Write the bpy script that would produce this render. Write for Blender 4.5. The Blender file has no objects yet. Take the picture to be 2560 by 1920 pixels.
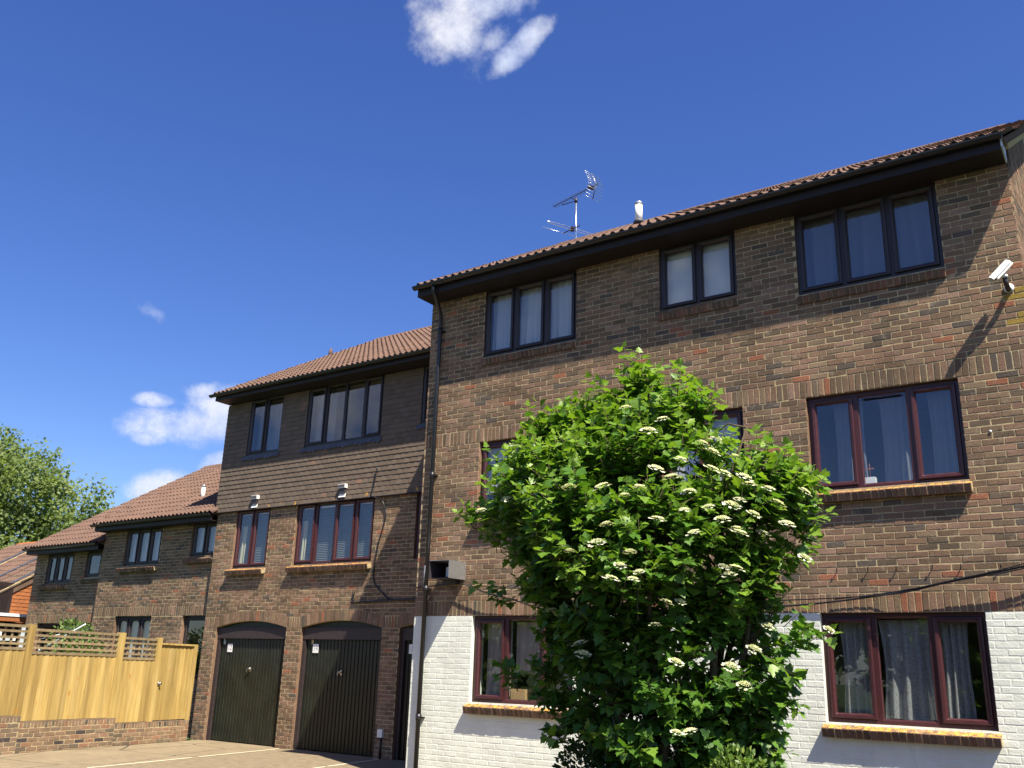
import bpy, math, random
import numpy as np
from mathutils import Vector, Matrix
random.seed(7)
rng = np.random.default_rng(7)
R = math.radians
scn = bpy.context.scene

# ------------------------------------------------------------------ camera
CAM = Vector((0.0, -11.218, 1.6))
cR = Vector((0.822556, 0.567882, 0.030181)); cU = Vector((0.143954, -0.259266, 0.955017)); cF = Vector((-0.550162, 0.781211, 0.295010))
cd = bpy.data.cameras.new('camera'); cam = bpy.data.objects.new('camera', cd); scn.collection.objects.link(cam)
m = Matrix((cR, cU, -cF)).transposed().to_4x4(); m.translation = CAM; cam.matrix_world = m
cd.sensor_width = 36; cd.lens = 32.593; cd.clip_start = 0.1; cd.clip_end = 900
scn.camera = cam
FPX = 2317.7

# ------------------------------------------------------------------ light
SUNV = Vector((2.2, -1.1, 3.58)).normalized()          # towards the sun
EL = math.asin(SUNV.z); AZ = math.atan2(SUNV.x, SUNV.y)
sd = bpy.data.lights.new('sun', 'SUN'); sd.energy = 5.0; sd.angle = R(0.53); sd.color = (1.0, 0.915, 0.75)
so = bpy.data.objects.new('sun', sd); scn.collection.objects.link(so)
so.rotation_euler = SUNV.to_track_quat('Z', 'Y').to_euler(); so.location = (20, -10, 30)
w = bpy.data.worlds.new('World'); scn.world = w; w.use_nodes = True
SKY_STRENGTH = 0.0575
scn.view_settings.view_transform = 'Standard'; scn.view_settings.look = 'None'
scn.view_settings.gamma = 1.0; scn.view_settings.use_curve_mapping = False
scn.view_settings.exposure = 1.27


class NT:
    """short hand for building node trees"""
    def __init__(s, nt):
        s.nt = nt; s.n = nt.nodes; s.l = nt.links
        s.n.clear()
    def node(s, t, **k):
        o = s.n.new(t)
        for a, b in k.items():
            setattr(o, a, b)
        return o
    def put(s, sock, v):
        if isinstance(v, bpy.types.NodeSocket):
            s.l.new(v, sock)
        elif v is not None:
            if hasattr(sock.default_value, '__len__') and not hasattr(v, '__len__'):
                v = [v] * len(sock.default_value)
            if hasattr(v, '__len__') and len(sock.default_value) == 4 and len(v) == 3:
                v = tuple(v) + (1,)
            sock.default_value = v
    def math(s, op, a, b=None, c=None, clamp=False):
        o = s.node('ShaderNodeMath', operation=op); o.use_clamp = clamp
        s.put(o.inputs[0], a); s.put(o.inputs[1], b); s.put(o.inputs[2], c)
        return o.outputs[0]
    def vmath(s, op, a, b=None):
        o = s.node('ShaderNodeVectorMath', operation=op)
        s.put(o.inputs[0], a); s.put(o.inputs[1], b)
        return o.outputs[1] if op in ('DOT_PRODUCT', 'LENGTH') else o.outputs[0]
    def noise(s, vec, scale, detail=4, rough=0.55):
        o = s.node('ShaderNodeTexNoise'); s.put(o.inputs['Vector'], vec)
        o.inputs['Scale'].default_value = scale; o.inputs['Detail'].default_value = detail; o.inputs['Roughness'].default_value = rough
        return o.outputs[0]
    def ramp(s, fac, stops, interp='LINEAR'):
        o = s.node('ShaderNodeValToRGB'); r = o.color_ramp; r.interpolation = interp
        while len(r.elements) < len(stops):
            r.elements.new(0.5)
        for e, (p, c) in zip(r.elements, stops):
            e.position = p
            e.color = tuple(c) + (1,) if hasattr(c, '__len__') else (c, c, c, 1)
        s.put(o.inputs[0], fac)
        return o.outputs[0]
    def mix(s, fac, a, b, mode='MIX'):
        o = s.node('ShaderNodeMix', data_type='RGBA', blend_type=mode)
        s.put(o.inputs[0], fac); s.put(o.inputs[6], a); s.put(o.inputs[7], b)
        return o.outputs[2]
    def smooth(s, x, a, b):
        o = s.node('ShaderNodeMapRange', interpolation_type='SMOOTHSTEP')
        s.put(o.inputs[0], x); o.inputs[1].default_value = a; o.inputs[2].default_value = b
        return o.outputs[0]


def build_world():
    t = NT(w.node_tree)
    out = t.node('ShaderNodeOutputWorld')
    sky = t.node('ShaderNodeTexSky', sky_type='NISHITA'); sky.sun_disc = False
    sky.sun_elevation = EL; sky.sun_rotation = AZ; sky.altitude = 60
    sky.air_density = 1.0; sky.dust_density = 0.7; sky.ozone_density = 4.0
    hs = t.node('ShaderNodeHueSaturation'); hs.inputs['Saturation'].default_value = 1.24; hs.inputs['Hue'].default_value = 0.519; hs.inputs['Value'].default_value = 1.27
    t.put(hs.inputs['Color'], sky.outputs[0])
    bg = t.node('ShaderNodeBackground'); t.put(bg.inputs[0], hs.outputs[0]); bg.inputs[1].default_value = SKY_STRENGTH
    d = t.node('ShaderNodeTexCoord').outputs['Generated']
    # cloud groups: direction, half width, half height, tilt (radians of arc)
    cl = [((-.513, .60, .613), .040, .032, .3, 1.), ((-.480, .60, .640), .058, .026, .2, 1.), ((-.462, .650, .603), .040, .013, .75, 1.), ((-.478, .632, .611), .022, .012, .6, .8), ((-.50, .615, .61), .06, .04, 0, .55),
          ((-.795, .565, .228), .066, .020, .10, 1.), ((-.765, .59, .245), .05, .028, .1, 1.), ((-.822, .525, .218), .024, .012, -.3, .8),
          ((-.80, .50, .335), .024, .010, -.5, .80), ((-.785, .565, .263), .020, .010, 0, .8), ((-.81, .53, .248), .020, .008, 0, .75),
          ((-.775, .60, .195), .025, .014, .3, .95), ((-.82, .55, .165), .03, .016, .3, 1.),
          # the same fair-weather clouds all round
          ((-.27, -.90, .33), .12, .06, .1, 1.), ((-.38, -.86, .36), .16, .08, .2, 1.), ((-.69, -.66, .27), .12, .06, .2, 1.), ((.5, -.75, .4), .16, .05, 0, 1.),
          ((.3, .85, .35), .15, .05, .2, 1.), ((.85, .3, .3), .13, .05, 0, 1.), ((-.9, -.2, .35), .14, .05, .1, 1.), ((.1, -.6, .75), .1, .06, .4, 1.)]
    M = None
    for c, su, sv, rot, op in cl:
        c = Vector(c).normalized()
        r = c.cross(Vector((0, 0, 1))).normalized(); u = r.cross(c)
        a = (r * math.cos(rot) + u * math.sin(rot)) / su; b = (-r * math.sin(rot) + u * math.cos(rot)) / sv
        x = t.vmath('DOT_PRODUCT', d, tuple(a)); y = t.vmath('DOT_PRODUCT', d, tuple(b))
        q = t.math('ADD', t.math('MULTIPLY', x, x), t.math('MULTIPLY', y, y))
        front = t.math('GREATER_THAN', t.vmath('DOT_PRODUCT', d, tuple(c)), 0.5)
        e = t.math('MULTIPLY', t.math('SUBTRACT', 1.0, t.math('MULTIPLY', q, .5), clamp=True), t.math('MULTIPLY', front, op))
        M = e if M is None else t.math('MAXIMUM', M, e)
    n1 = t.noise(d, 19, 9, .64); n2 = t.noise(d, 9, 5, .55)
    v = t.math('ADD', M, t.math('MULTIPLY', t.math('SUBTRACT', n1, .5), 2.1))
    v = t.math('MULTIPLY', t.smooth(v, .32, 1.30), t.smooth(M, .02, .35))
    bright = t.ramp(n2, [(.35, (.60, .67, .88)), (.62, (.95, .95, .98))])
    cb = t.node('ShaderNodeBackground'); t.put(cb.inputs[0], bright); cb.inputs[1].default_value = 0.47
    mx = t.node('ShaderNodeMixShader'); t.put(mx.inputs[0], t.math('MULTIPLY', v, .95)); t.l.new(bg.outputs[0], mx.inputs[1]); t.l.new(cb.outputs[0], mx.inputs[2])
    t.l.new(mx.outputs[0], out.inputs[0])


build_world()


# ------------------------------------------------------------------ materials
def material(name, fn):
    mt = bpy.data.materials.new(name); mt.use_nodes = True
    t = NT(mt.node_tree); out = t.node('ShaderNodeOutputMaterial')
    sh = fn(t)
    t.l.new(sh, out.inputs[0])
    return mt


def principled(t, col, rough=.8, spec=.3, metal=0, bump=None, bumpd=.004, **k):
    p = t.node('ShaderNodeBsdfPrincipled')
    t.put(p.inputs['Base Color'], col); t.put(p.inputs['Roughness'], rough)
    p.inputs['Specular IOR Level'].default_value = spec; p.inputs['Metallic'].default_value = metal
    if bump is not None:
        b = t.node('ShaderNodeBump'); b.inputs['Distance'].default_value = bumpd; b.inputs['Strength'].default_value = 1
        t.put(b.inputs['Height'], bump); t.l.new(b.outputs[0], p.inputs['Normal'])
    return p.outputs[0]


def rnd(t):
    a = t.node('ShaderNodeAttribute', attribute_name='rnd'); return a.outputs['Fac']


def pos(t):
    return t.node('ShaderNodeNewGeometry').outputs['Position']


def brick_mat(stops, lich=0.0):
    def fn(t):
        p = pos(t); r = rnd(t)
        c = t.ramp(r, stops, 'CONSTANT')
        j = t.math('FRACT', t.math('MULTIPLY', r, 37.7))                   # second random number of the piece
        c = t.mix(1, c, t.ramp(j, [(0, .87), (1, 1.13)]), 'MULTIPLY')
        n = t.noise(p, 55, 5, .65); n2 = t.noise(p, 9, 3); n3 = t.noise(p, 1.1, 4)
        c = t.mix(1, c, t.ramp(n, [(.3, .74), (.7, 1.2)]), 'MULTIPLY')
        c = t.mix(1, c, t.ramp(n3, [(.35, .80), (.65, 1.14)]), 'MULTIPLY')
        c = t.mix(t.math('MULTIPLY', t.smooth(n2, .56, .72), .35), c, (.30, .25, .19))     # mortar smear and bloom
        spots = t.smooth(t.noise(p, 34, 2, .5), .66, .72)
        c = t.mix(t.math('MULTIPLY', spots, .75), c, (.022, .02, .02))                     # fire spots
        if lich:
            up = t.node('ShaderNodeSeparateXYZ'); t.put(up.inputs[0], t.node('ShaderNodeNewGeometry').outputs['Normal'])
            k = t.math('MULTIPLY', t.smooth(t.noise(p, 13, 6, .7), .50 - lich, .62 - lich), t.smooth(up.outputs[2], .35, .8))
            c = t.mix(k, c, t.ramp(n, [(.3, (.50, .20, .02)), (.7, (.62, .36, .09))]))
            c = t.mix(t.math('MULTIPLY', t.smooth(t.noise(p, 40, 3), .62, .68), up.outputs[2]), c, (.5, .46, .38))
        return principled(t, c, .92, .15, bump=t.math('ADD', n, t.math('MULTIPLY', n2, .6)), bumpd=.004)
    return fn


BR = [(0, (.178, .114, .074)), (.15, (.152, .102, .066)), (.28, (.205, .128, .086)), (.42, (.135, .094, .063)), (.52, (.208, .130, .090)),
      (.63, (.190, .134, .087)), (.77, (.098, .080, .066)), (.81, (.125, .092, .064)), (.90, (.265, .112, .066)), (.925, (.24, .155, .112)), (.97, (.24, .165, .04))]
M = {}
M['brick'] = material('brick', brick_mat(BR))
M['sill'] = material('sill_brick', brick_mat([(0, (.17, .10, .065)), (.4, (.13, .085, .06)), (.7, (.21, .125, .085))], .06))
M['sill_dull'] = material('sill_brick_dull', brick_mat([(0, (.13, .085, .058)), (.4, (.10, .07, .052)), (.7, (.16, .085, .06))], -.1))
M['wall_brick'] = material('garden_wall_brick', brick_mat([(0, (.20, .135, .09)), (.25, (.225, .15, .10)), (.5, (.165, .12, .085)), (.7, (.12, .095, .07)), (.82, (.225, .125, .082)), (.93, (.06, .05, .05))]))
M['mortar'] = material('mortar', lambda t: principled(t, t.mix(1, (.43, .345, .205), t.ramp(t.noise(pos(t), 18, 4), [(.3, .62), (.7, 1.12)]), 'MULTIPLY'), .95, .1, bump=t.noise(pos(t), 90, 3), bumpd=.004))


def whitepaint(t):
    p = pos(t); n = t.noise(p, 6, 5); s = t.node('ShaderNodeSeparateXYZ'); t.put(s.inputs[0], p)
    c = t.mix(1, (.635, .655, .585), t.ramp(t.noise(p, 2.2, 5, .6), [(.3, .88), (.6, 1.03)]), 'MULTIPLY')
    c = t.mix(t.math('MULTIPLY', t.smooth(t.noise(p, 11, 5, .7), .60, .75), .25), c, (.42, .44, .33))
    mp = t.node('ShaderNodeMapping'); mp.inputs['Scale'].default_value = (1, 1, .09); t.put(mp.inputs[0], p)
    c = t.mix(t.math('MULTIPLY', t.smooth(t.noise(mp.outputs[0], 9, 4, .6), .56, .74), .22), c, (.33, .34, .26))     # rain streaks
    return principled(t, c, .6, .3, bump=t.math('ADD', t.noise(p, 40, 4), t.math('MULTIPLY', n, 2)), bumpd=.003)


M['white'] = material('white_masonry_paint', whitepaint)


def plain(col, rough=.5, spec=.4, metal=0, var=.2, sc=20, bump=0):
    def fn(t):
        p = pos(t); n = t.noise(p, sc, 5, .6)
        c = t.mix(1, col, t.ramp(n, [(.3, 1 - var), (.7, 1 + var)]), 'MULTIPLY')
        return principled(t, c, t.math('ADD', rough, t.math('MULTIPLY', t.math('SUBTRACT', n, .5), .25)), spec, metal, n if bump else None, bump or .001)
    return fn


M['maroon'] = material('maroon_upvc', plain((.048, .0135, .0155), .38, .45, var=.15, sc=30))
M['brown'] = material('dark_brown_upvc', plain((.026, .018, .018), .4, .4, var=.15, sc=30))
M['black'] = material('black_plastic', plain((.010, .0105, .014), .38, .45, var=.2, sc=12))
M['fascia'] = material('dark_stained_board', plain((.017, .013, .014), .55, .3, var=.25, sc=6))
M['frame'] = material('garage_frame_paint', plain((.034, .025, .026), .55, .35, var=.2, sc=15))
M['green'] = material('dark_green_door_paint', plain((.0105, .0135, .0085), .45, .4, var=.35, sc=3))
M['lead'] = material('lead_sheet', plain((.075, .078, .095), .6, .4, metal=.2, var=.3, sc=10, bump=.003))
M['galv'] = material('galvanised_steel', plain((.46, .48, .50), .42, .5, metal=.85, var=.12, sc=25))
M['whiteplastic'] = material('white_plastic', plain((.74, .74, .72), .4, .4, var=.05))
M['chrome'] = material('chrome', plain((.48, .48, .48), .3, .5, metal=1, var=.05))
M['alu'] = material('aerial_aluminium', plain((.55, .57, .62), .3, .5, metal=.9, var=.1))
M['darkmetal'] = material('dark_metal', plain((.035, .03, .035), .45, .4, var=.2))
M['text'] = material('grey_lettering', plain((.28, .28, .34), .6, .2, var=.05))
M['room'] = material('room_plaster', plain((.30, .27, .23), .9, .1, var=.1, sc=2))
M['bedding'] = material('verge_mortar', plain((.42, .345, .20), .95, .1, var=.3, sc=25, bump=.006))
M['endcap'] = material('pale_end_board', plain((.50, .54, .70), .5, .3, var=.08))  # white board; the blue of the sky light is put into its colour
M['carton'] = material('cardboard', plain((.42, .28, .13), .8, .2, var=.1))
M['steel'] = material('pale_pole', plain((.62, .64, .66), .4, .5, var=.08))


def roof_tile(c0, c1, c2):
    def fn(t):
        p = pos(t); r = rnd(t)
        c = t.ramp(r, [(0, c0), (.5, c1), (1, c2)])
        n = t.noise(p, 30, 5, .65); n2 = t.noise(p, 3, 4)
        c = t.mix(1, c, t.ramp(n, [(.3, .72), (.7, 1.22)]), 'MULTIPLY')
        c = t.mix(1, c, t.ramp(n2, [(.3, .82), (.7, 1.12)]), 'MULTIPLY')
        c = t.mix(t.math('MULTIPLY', t.smooth(t.noise(p, 7, 6, .75), .64, .72), .6), c, (.40, .33, .25))
        c = t.mix(t.smooth(t.noise(p, 15, 3, .7), .72, .76), c, (.52, .30, .05))
        return principled(t, c, .85, .2, bump=n, bumpd=.003)
    return fn


M['tile'] = material('concrete_roof_tile', roof_tile((.120, .072, .055), (.138, .084, .064), (.115, .072, .057)))
M['tile_dk'] = material('brown_roof_tile', roof_tile((.115, .074, .055), (.13, .085, .064), (.108, .07, .055)))


def hang(c0, c1, lich):
    def fn(t):
        p = pos(t); r = rnd(t)
        c = t.ramp(r, [(0, c0), (.984, c1), (.987, (.20, .12, .085)), (1, (.17, .11, .08))])
        n = t.noise(p, 30, 5, .65)
        c = t.mix(1, c, t.ramp(n, [(.3, .8), (.7, 1.18)]), 'MULTIPLY')
        if lich:
            s = t.node('ShaderNodeSeparateXYZ'); t.put(s.inputs[0], p)
            k = t.math('MULTIPLY', t.smooth(t.noise(p, 4.5, 6, .7), .60, .68), t.smooth(s.outputs[2], 5.0, 4.86))
            c = t.mix(k, c, (.55, .30, .06))
        return principled(t, c, .85, .2, bump=n, bumpd=.002)
    return fn


M['hang'] = material('brown_hanging_tile', hang((.110, .084, .066), (.140, .107, .084), 1))
M['hang_or'] = material('orange_hanging_tile', hang((.25, .088, .034), (.30, .11, .042), 0))


def wood(c0, c1, c2, knots=True):
    def fn(t):
        p = pos(t); r = rnd(t)
        off = t.node('ShaderNodeCombineXYZ'); t.put(off.inputs[0], t.math('MULTIPLY', r, 31)); t.put(off.inputs[1], t.math('MULTIPLY', r, 17))
        q = t.vmath('ADD', p, off.outputs[0])
        mp = t.node('ShaderNodeMapping'); mp.inputs['Scale'].default_value = (1, 1, .07); t.put(mp.inputs[0], q)
        g = t.noise(mp.outputs[0], 34, 5, .6); g2 = t.noise(mp.outputs[0], 9, 3)
        c = t.ramp(g2, [(.3, c0), (.5, c1), (.72, c2)])
        c = t.mix(1, c, t.ramp(g, [(.3, .82), (.7, 1.12)]), 'MULTIPLY')
        c = t.mix(1, c, t.ramp(r, [(0, .76), (1, 1.14)]), 'MULTIPLY')
        if knots:
            mk = t.node('ShaderNodeMapping'); mk.inputs['Scale'].default_value = (1, 1, .55); t.put(mk.inputs[0], q)
            vo = t.node('ShaderNodeTexVoronoi'); vo.inputs['Scale'].default_value = 4.2; t.put(vo.inputs['Vector'], mk.outputs[0])
            c = t.mix(t.math('MULTIPLY', t.smooth(vo.outputs['Distance'], .17, .05), .75), c, (.34, .17, .04))
        return principled(t, c, .7, .25, bump=g, bumpd=.002)
    return fn


M['fence'] = material('new_yellow_timber', wood((.285, .190, .062), (.375, .262, .088), (.445, .325, .130)))
M['trellis'] = material('trellis_timber', wood((.20, .150, .085), (.245, .185, .105), (.285, .22, .13), False))
M['bark'] = material('bark', plain((.085, .065, .045), .9, .15, var=.4, sc=30, bump=.006))


def leaf(c0, c1, c2, tr=.35, rough=.45):
    def fn(t):
        r = rnd(t); p = pos(t)
        c = t.ramp(r, [(0, c0), (.55, c1), (1, c2)])
        c = t.mix(1, c, t.ramp(t.noise(p, 40, 3), [(.3, .85), (.7, 1.15)]), 'MULTIPLY')
        a = principled(t, c, rough, .4)
        tl = t.node('ShaderNodeBsdfTranslucent'); t.put(tl.inputs[0], t.mix(1, c, (1.25, 1.3, .55), 'MULTIPLY'))
        mx = t.node('ShaderNodeMixShader'); mx.inputs[0].default_value = tr
        t.l.new(a, mx.inputs[1]); t.l.new(tl.outputs[0], mx.inputs[2])
        return mx.outputs[0]
    return fn


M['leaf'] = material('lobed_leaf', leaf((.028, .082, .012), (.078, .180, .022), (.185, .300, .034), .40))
M['leaf_small'] = material('small_leaf', leaf((.06, .12, .02), (.12, .20, .035), (.22, .27, .06)))
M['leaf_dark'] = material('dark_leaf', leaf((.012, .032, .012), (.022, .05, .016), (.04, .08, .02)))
M['leaf_tree'] = material('tree_leaf', leaf((.095, .145, .040), (.15, .21, .062), (.215, .26, .09), .45, .6))
M['leaf_garden'] = material('garden_leaf', leaf((.06, .11, .03), (.12, .19, .05), (.25, .30, .12)))
M['petal'] = material('white_petal', leaf((.48, .50, .34), (.56, .57, .44), (.66, .66, .58), .25, .7))
M['floret'] = material('cream_floret', leaf((.52, .56, .22), (.66, .66, .36), (.74, .72, .46), .2, .7))


def glass(t):
    tr = t.node('ShaderNodeBsdfTransparent'); tr.inputs[0].default_value = (.95, .965, .97, 1)
    gl = t.node('ShaderNodeBsdfGlossy'); gl.inputs['Roughness'].default_value = .0; gl.inputs[0].default_value = (.93, .95, 1, 1)
    fr = t.node('ShaderNodeFresnel'); fr.inputs[0].default_value = 1.95
    bf = t.node('ShaderNodeNewGeometry').outputs['Backfacing']
    mx = t.node('ShaderNodeMixShader'); t.put(mx.inputs[0], t.math('MULTIPLY', fr.outputs[0], t.math('SUBTRACT', 1.0, bf))); t.l.new(tr.outputs[0], mx.inputs[1]); t.l.new(gl.outputs[0], mx.inputs[2])
    return mx.outputs[0]


M['glass'] = material('window_glass', glass)


def fabric(col, alpha, pat=0):
    def fn(t):
        p = pos(t)
        d = t.node('ShaderNodeBsdfDiffuse'); t.put(d.inputs[0], col)
        tl = t.node('ShaderNodeBsdfTranslucent'); t.put(tl.inputs[0], col)
        m1 = t.node('ShaderNodeMixShader'); m1.inputs[0].default_value = .4; t.l.new(d.outputs[0], m1.inputs[1]); t.l.new(tl.outputs[0], m1.inputs[2])
        tr = t.node('ShaderNodeBsdfTransparent')
        m2 = t.node('ShaderNodeMixShader')
        a = alpha
        if pat:
            vo = t.node('ShaderNodeTexVoronoi'); vo.inputs['Scale'].default_value = 38; t.put(vo.inputs['Vector'], p)
            a = t.math('MULTIPLY', t.ramp(vo.outputs['Distance'], [(.15, .62), (.5, 1)]), alpha)
        t.put(m2.inputs[0], a); t.l.new(tr.outputs[0], m2.inputs[1]); t.l.new(m1.outputs[0], m2.inputs[2])
        return m2.outputs[0]
    return fn


M['sheer'] = material('sheer_curtain', fabric((.80, .82, .82), .90))
M['sheer_thin'] = material('thin_sheer_curtain', fabric((.70, .75, .84), .32))
M['lace'] = material('lace_curtain', fabric((.66, .68, .68), .6, 1))
M['blind'] = material('white_roller_blind', fabric((.80, .80, .78), .97))
M['drape'] = material('brown_drape', fabric((.50, .44, .41), .95))
M['venetian'] = material('grey_venetian_slat', fabric((.36, .38, .38), .95))
M['cream'] = material('cream_curtain', fabric((.62, .60, .42), .95))


def concrete(t):
    p = pos(t)
    n = t.noise(p, 1.3, 6, .6); n2 = t.noise(p, 45, 4, .7); n3 = t.noise(p, 5, 5, .6)
    c = t.ramp(n, [(.3, (.19, .15, .10)), (.5, (.215, .173, .115)), (.7, (.24, .195, .132))])
    c = t.mix(1, c, t.ramp(n2, [(.3, .8), (.7, 1.18)]), 'MULTIPLY')
    c = t.mix(1, c, t.ramp(n3, [(.3, .86), (.7, 1.1)]), 'MULTIPLY')
    c = t.mix(t.math('MULTIPLY', t.smooth(t.noise(p, 2.6, 3, .5), .63, .72), .4), c, (.06, .05, .04))               # old oil stains
    vo = t.node('ShaderNodeTexVoronoi', feature='DISTANCE_TO_EDGE'); vo.inputs['Scale'].default_value = .55
    t.put(vo.inputs['Vector'], t.vmath('ADD', p, t.vmath('MULTIPLY', t.node('ShaderNodeTexNoise').outputs[1], (.5, .5, 0))))
    c = t.mix(t.smooth(vo.outputs['Distance'], .012, .004), c, (.07, .06, .045))
    return principled(t, c, .92, .15, bump=n2, bumpd=.004)


M['concrete'] = material('forecourt_concrete', concrete)
M['concrete2'] = material('forecourt_worn_concrete', plain((.19, .15, .102), .92, .15, var=.22, sc=7, bump=.003))
M['asphalt'] = material('asphalt', plain((.05, .05, .052), .9, .2, var=.25, sc=25, bump=.004))
M['line'] = material('worn_white_line', plain((.72, .66, .50), .8, .2, var=.25, sc=30))
M['grass'] = material('grass_ground', plain((.05, .075, .025), .95, .1, var=.4, sc=3))
M['soil'] = material('bed_soil', plain((.07, .05, .035), .95, .1, var=.4, sc=14, bump=.02))


# ------------------------------------------------------------------ mesh helpers
class MB:
    def __init__(s):
        s.v = []; s.f = []; s.r = []; s.mi = []; s.sm = []
    def add(s, vs, fs, r=.5, mi=0, sm=False):
        o = len(s.v); s.v += [tuple(v) for v in vs]; s.r += [r] * len(vs)
        for f in fs:
            s.f.append(tuple(i + o for i in f)); s.mi.append(mi); s.sm.append(sm)
    def box(s, a, b, r=.5, mi=0, mp=None):
        (x0, y0, z0), (x1, y1, z1) = a, b
        vs = [(x0, y0, z0), (x1, y0, z0), (x1, y1, z0), (x0, y1, z0), (x0, y0, z1), (x1, y0, z1), (x1, y1, z1), (x0, y1, z1)]
        if mp: vs = [mp(*v) for v in vs]
        s.add(vs, [(0, 3, 2, 1), (4, 5, 6, 7), (0, 1, 5, 4), (1, 2, 6, 5), (2, 3, 7, 6), (3, 0, 4, 7)], r, mi)
    def obox(s, c, ax, ay, az, r=.5, mi=0):
        """box round centre c with half axis vectors"""
        c = Vector(c); ax = Vector(ax); ay = Vector(ay); az = Vector(az)
        vs = [c + i * ax + j * ay + k * az for k in (-1, 1) for i, j in ((-1, -1), (1, -1), (1, 1), (-1, 1))]
        s.add(vs, [(0, 3, 2, 1), (4, 5, 6, 7), (0, 1, 5, 4), (1, 2, 6, 5), (2, 3, 7, 6), (3, 0, 4, 7)], r, mi)
    def prism(s, poly, ext, r=.5, mi=0):
        n = len(poly); e = Vector(ext)
        vs = [Vector(p) for p in poly] + [Vector(p) + e for p in poly]
        fs = [tuple(range(n)), tuple(range(2 * n - 1, n - 1, -1))] + [(i, i + n, (i + 1) % n + n, (i + 1) % n) for i in range(n)]
        s.add(vs, fs, r, mi)
    def tube(s, pts, rad, n=8, r=.5, mi=0, cap=True):
        pts = [Vector(p) for p in pts]; rad = rad if hasattr(rad, '__len__') else [rad] * len(pts)
        vs = []; prev = None
        for i, p in enumerate(pts):
            d = (pts[min(i + 1, len(pts) - 1)] - pts[max(i - 1, 0)]).normalized()
            if prev is None:
                a = d.orthogonal().normalized()
            else:
                a = (prev - d * prev.dot(d)).normalized()
            prev = a; b = d.cross(a)
            for k in range(n):
                an = 2 * math.pi * k / n
                vs.append(p + (a * math.cos(an) + b * math.sin(an)) * rad[i])
        fs = [(i * n + k, i * n + (k + 1) % n, (i + 1) * n + (k + 1) % n, (i + 1) * n + k) for i in range(len(pts) - 1) for k in range(n)]
        if cap: fs += [tuple(range(n - 1, -1, -1)), tuple(range((len(pts) - 1) * n, len(pts) * n))]
        s.add(vs, fs, r, mi, True)
    def loops(s, loops, r=.5, mi=0, cap0=False, cap1=False, sm=False):
        n = len(loops[0]); vs = [v for l in loops for v in l]
        fs = [(i * n + k, i * n + (k + 1) % n, (i + 1) * n + (k + 1) % n, (i + 1) * n + k) for i in range(len(loops) - 1) for k in range(n)]
        if cap0: fs.append(tuple(range(n - 1, -1, -1)))
        if cap1: fs.append(tuple(range((len(loops) - 1) * n, len(loops) * n)))
        s.add(vs, fs, r, mi, sm)
    def mesh(s, name, mats):
        me = bpy.data.meshes.new(name); me.from_pydata(s.v, [], s.f); me.update()
        a = me.attributes.new('rnd', 'FLOAT', 'POINT'); a.data.foreach_set('value', np.array(s.r, dtype=np.float32))
        for x in (mats if isinstance(mats, (list, tuple)) else [mats]): me.materials.append(M[x])
        me.polygons.foreach_set('material_index', np.array(s.mi, dtype=np.int32))
        me.polygons.foreach_set('use_smooth', np.array(s.sm, dtype=bool))
        return me
    def build(s, name, mats, parent=None, **k):
        return link(name, s.mesh(name, mats), parent, **k)


def link(name, data, parent=None, loc=None, kind=None, label=None, cat=None, group=None):
    o = bpy.data.objects.new(name, data); scn.collection.objects.link(o)
    if parent is not None: o.parent = parent
    if loc is not None: o.location = loc
    if kind: o['kind'] = kind
    if label: o['label'] = label
    if cat: o['category'] = cat
    if group: o['group'] = group
    return o


def proj(p):
    d = Vector(p) - CAM; z = d.dot(cF)
    if z < .1: return None
    return 1280 + FPX * d.dot(cR) / z, 960 - FPX * d.dot(cU) / z, z


def seen_score(p):
    """bigger = shows larger in the photograph, 0 when outside the frame or behind the flowering bush"""
    q = proj(p)
    if q is None or not (-20 < q[0] < 2580 and -20 < q[1] < 1940): return 0
    if 1390 < q[0] < 1960 and 1060 < q[1] < 1900 and p[1] > -1: return .001
    return 1 / q[2]


def pick(items, n=300):
    """indices of the n pieces that show largest"""
    s = sorted(range(len(items)), key=lambda i: -seen_score(items[i]))
    return set(i for i in s[:n] if seen_score(items[i]) > .01)


def jit(a): return random.uniform(-a, a)


# face maps: (u along wall, d into the wall, w up) -> world
def face_y(y0): return lambda u, d, w_: (u, y0 + d, w_)
def face_x(x0): return lambda u, d, w_: (x0 - d, u, w_)


def brick_geo(mb, u0, u1, w0, w1, mp, r, proud=0., ch=.0042, j=.0036):
    """one brick: chamfered face and four sides; slightly uneven"""
    a = [(u0, w0), (u1, w0), (u1, w1), (u0, w1)]
    a = [(p + jit(j), q + jit(j)) for p, q in a]
    cu, cw = (u0 + u1) / 2, (w0 + w1) / 2
    fr = [(p + (ch if p < cu else -ch), q + (ch if q < cw else -ch)) for p, q in a]
    pr = [proud + jit(.0012) for _ in a]
    vs = [mp(p, -e, q) for (p, q), e in zip(fr, pr)] + [mp(p, -e + ch * .8, q) for (p, q), e in zip(a, pr)] + [mp(p, .03, q) for p, q in a]
    fs = [(0, 1, 2, 3)] + [(i, i + 4, (i + 1) % 4 + 4, (i + 1) % 4) for i in range(4)] + [(i + 4, i + 8, (i + 1) % 4 + 8, (i + 1) % 4 + 4) for i in range(4)]
    mb.add(vs, fs, r)


def poly_brick(mb, poly, mp, r, proud=0.):
    n = len(poly)
    vs = [mp(p, -proud, q) for p, q in poly] + [mp(p, .03, q) for p, q in poly]
    mb.add(vs, [tuple(range(n))] + [(i, i + n, (i + 1) % n + n, (i + 1) % n) for i in range(n)], r)


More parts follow.
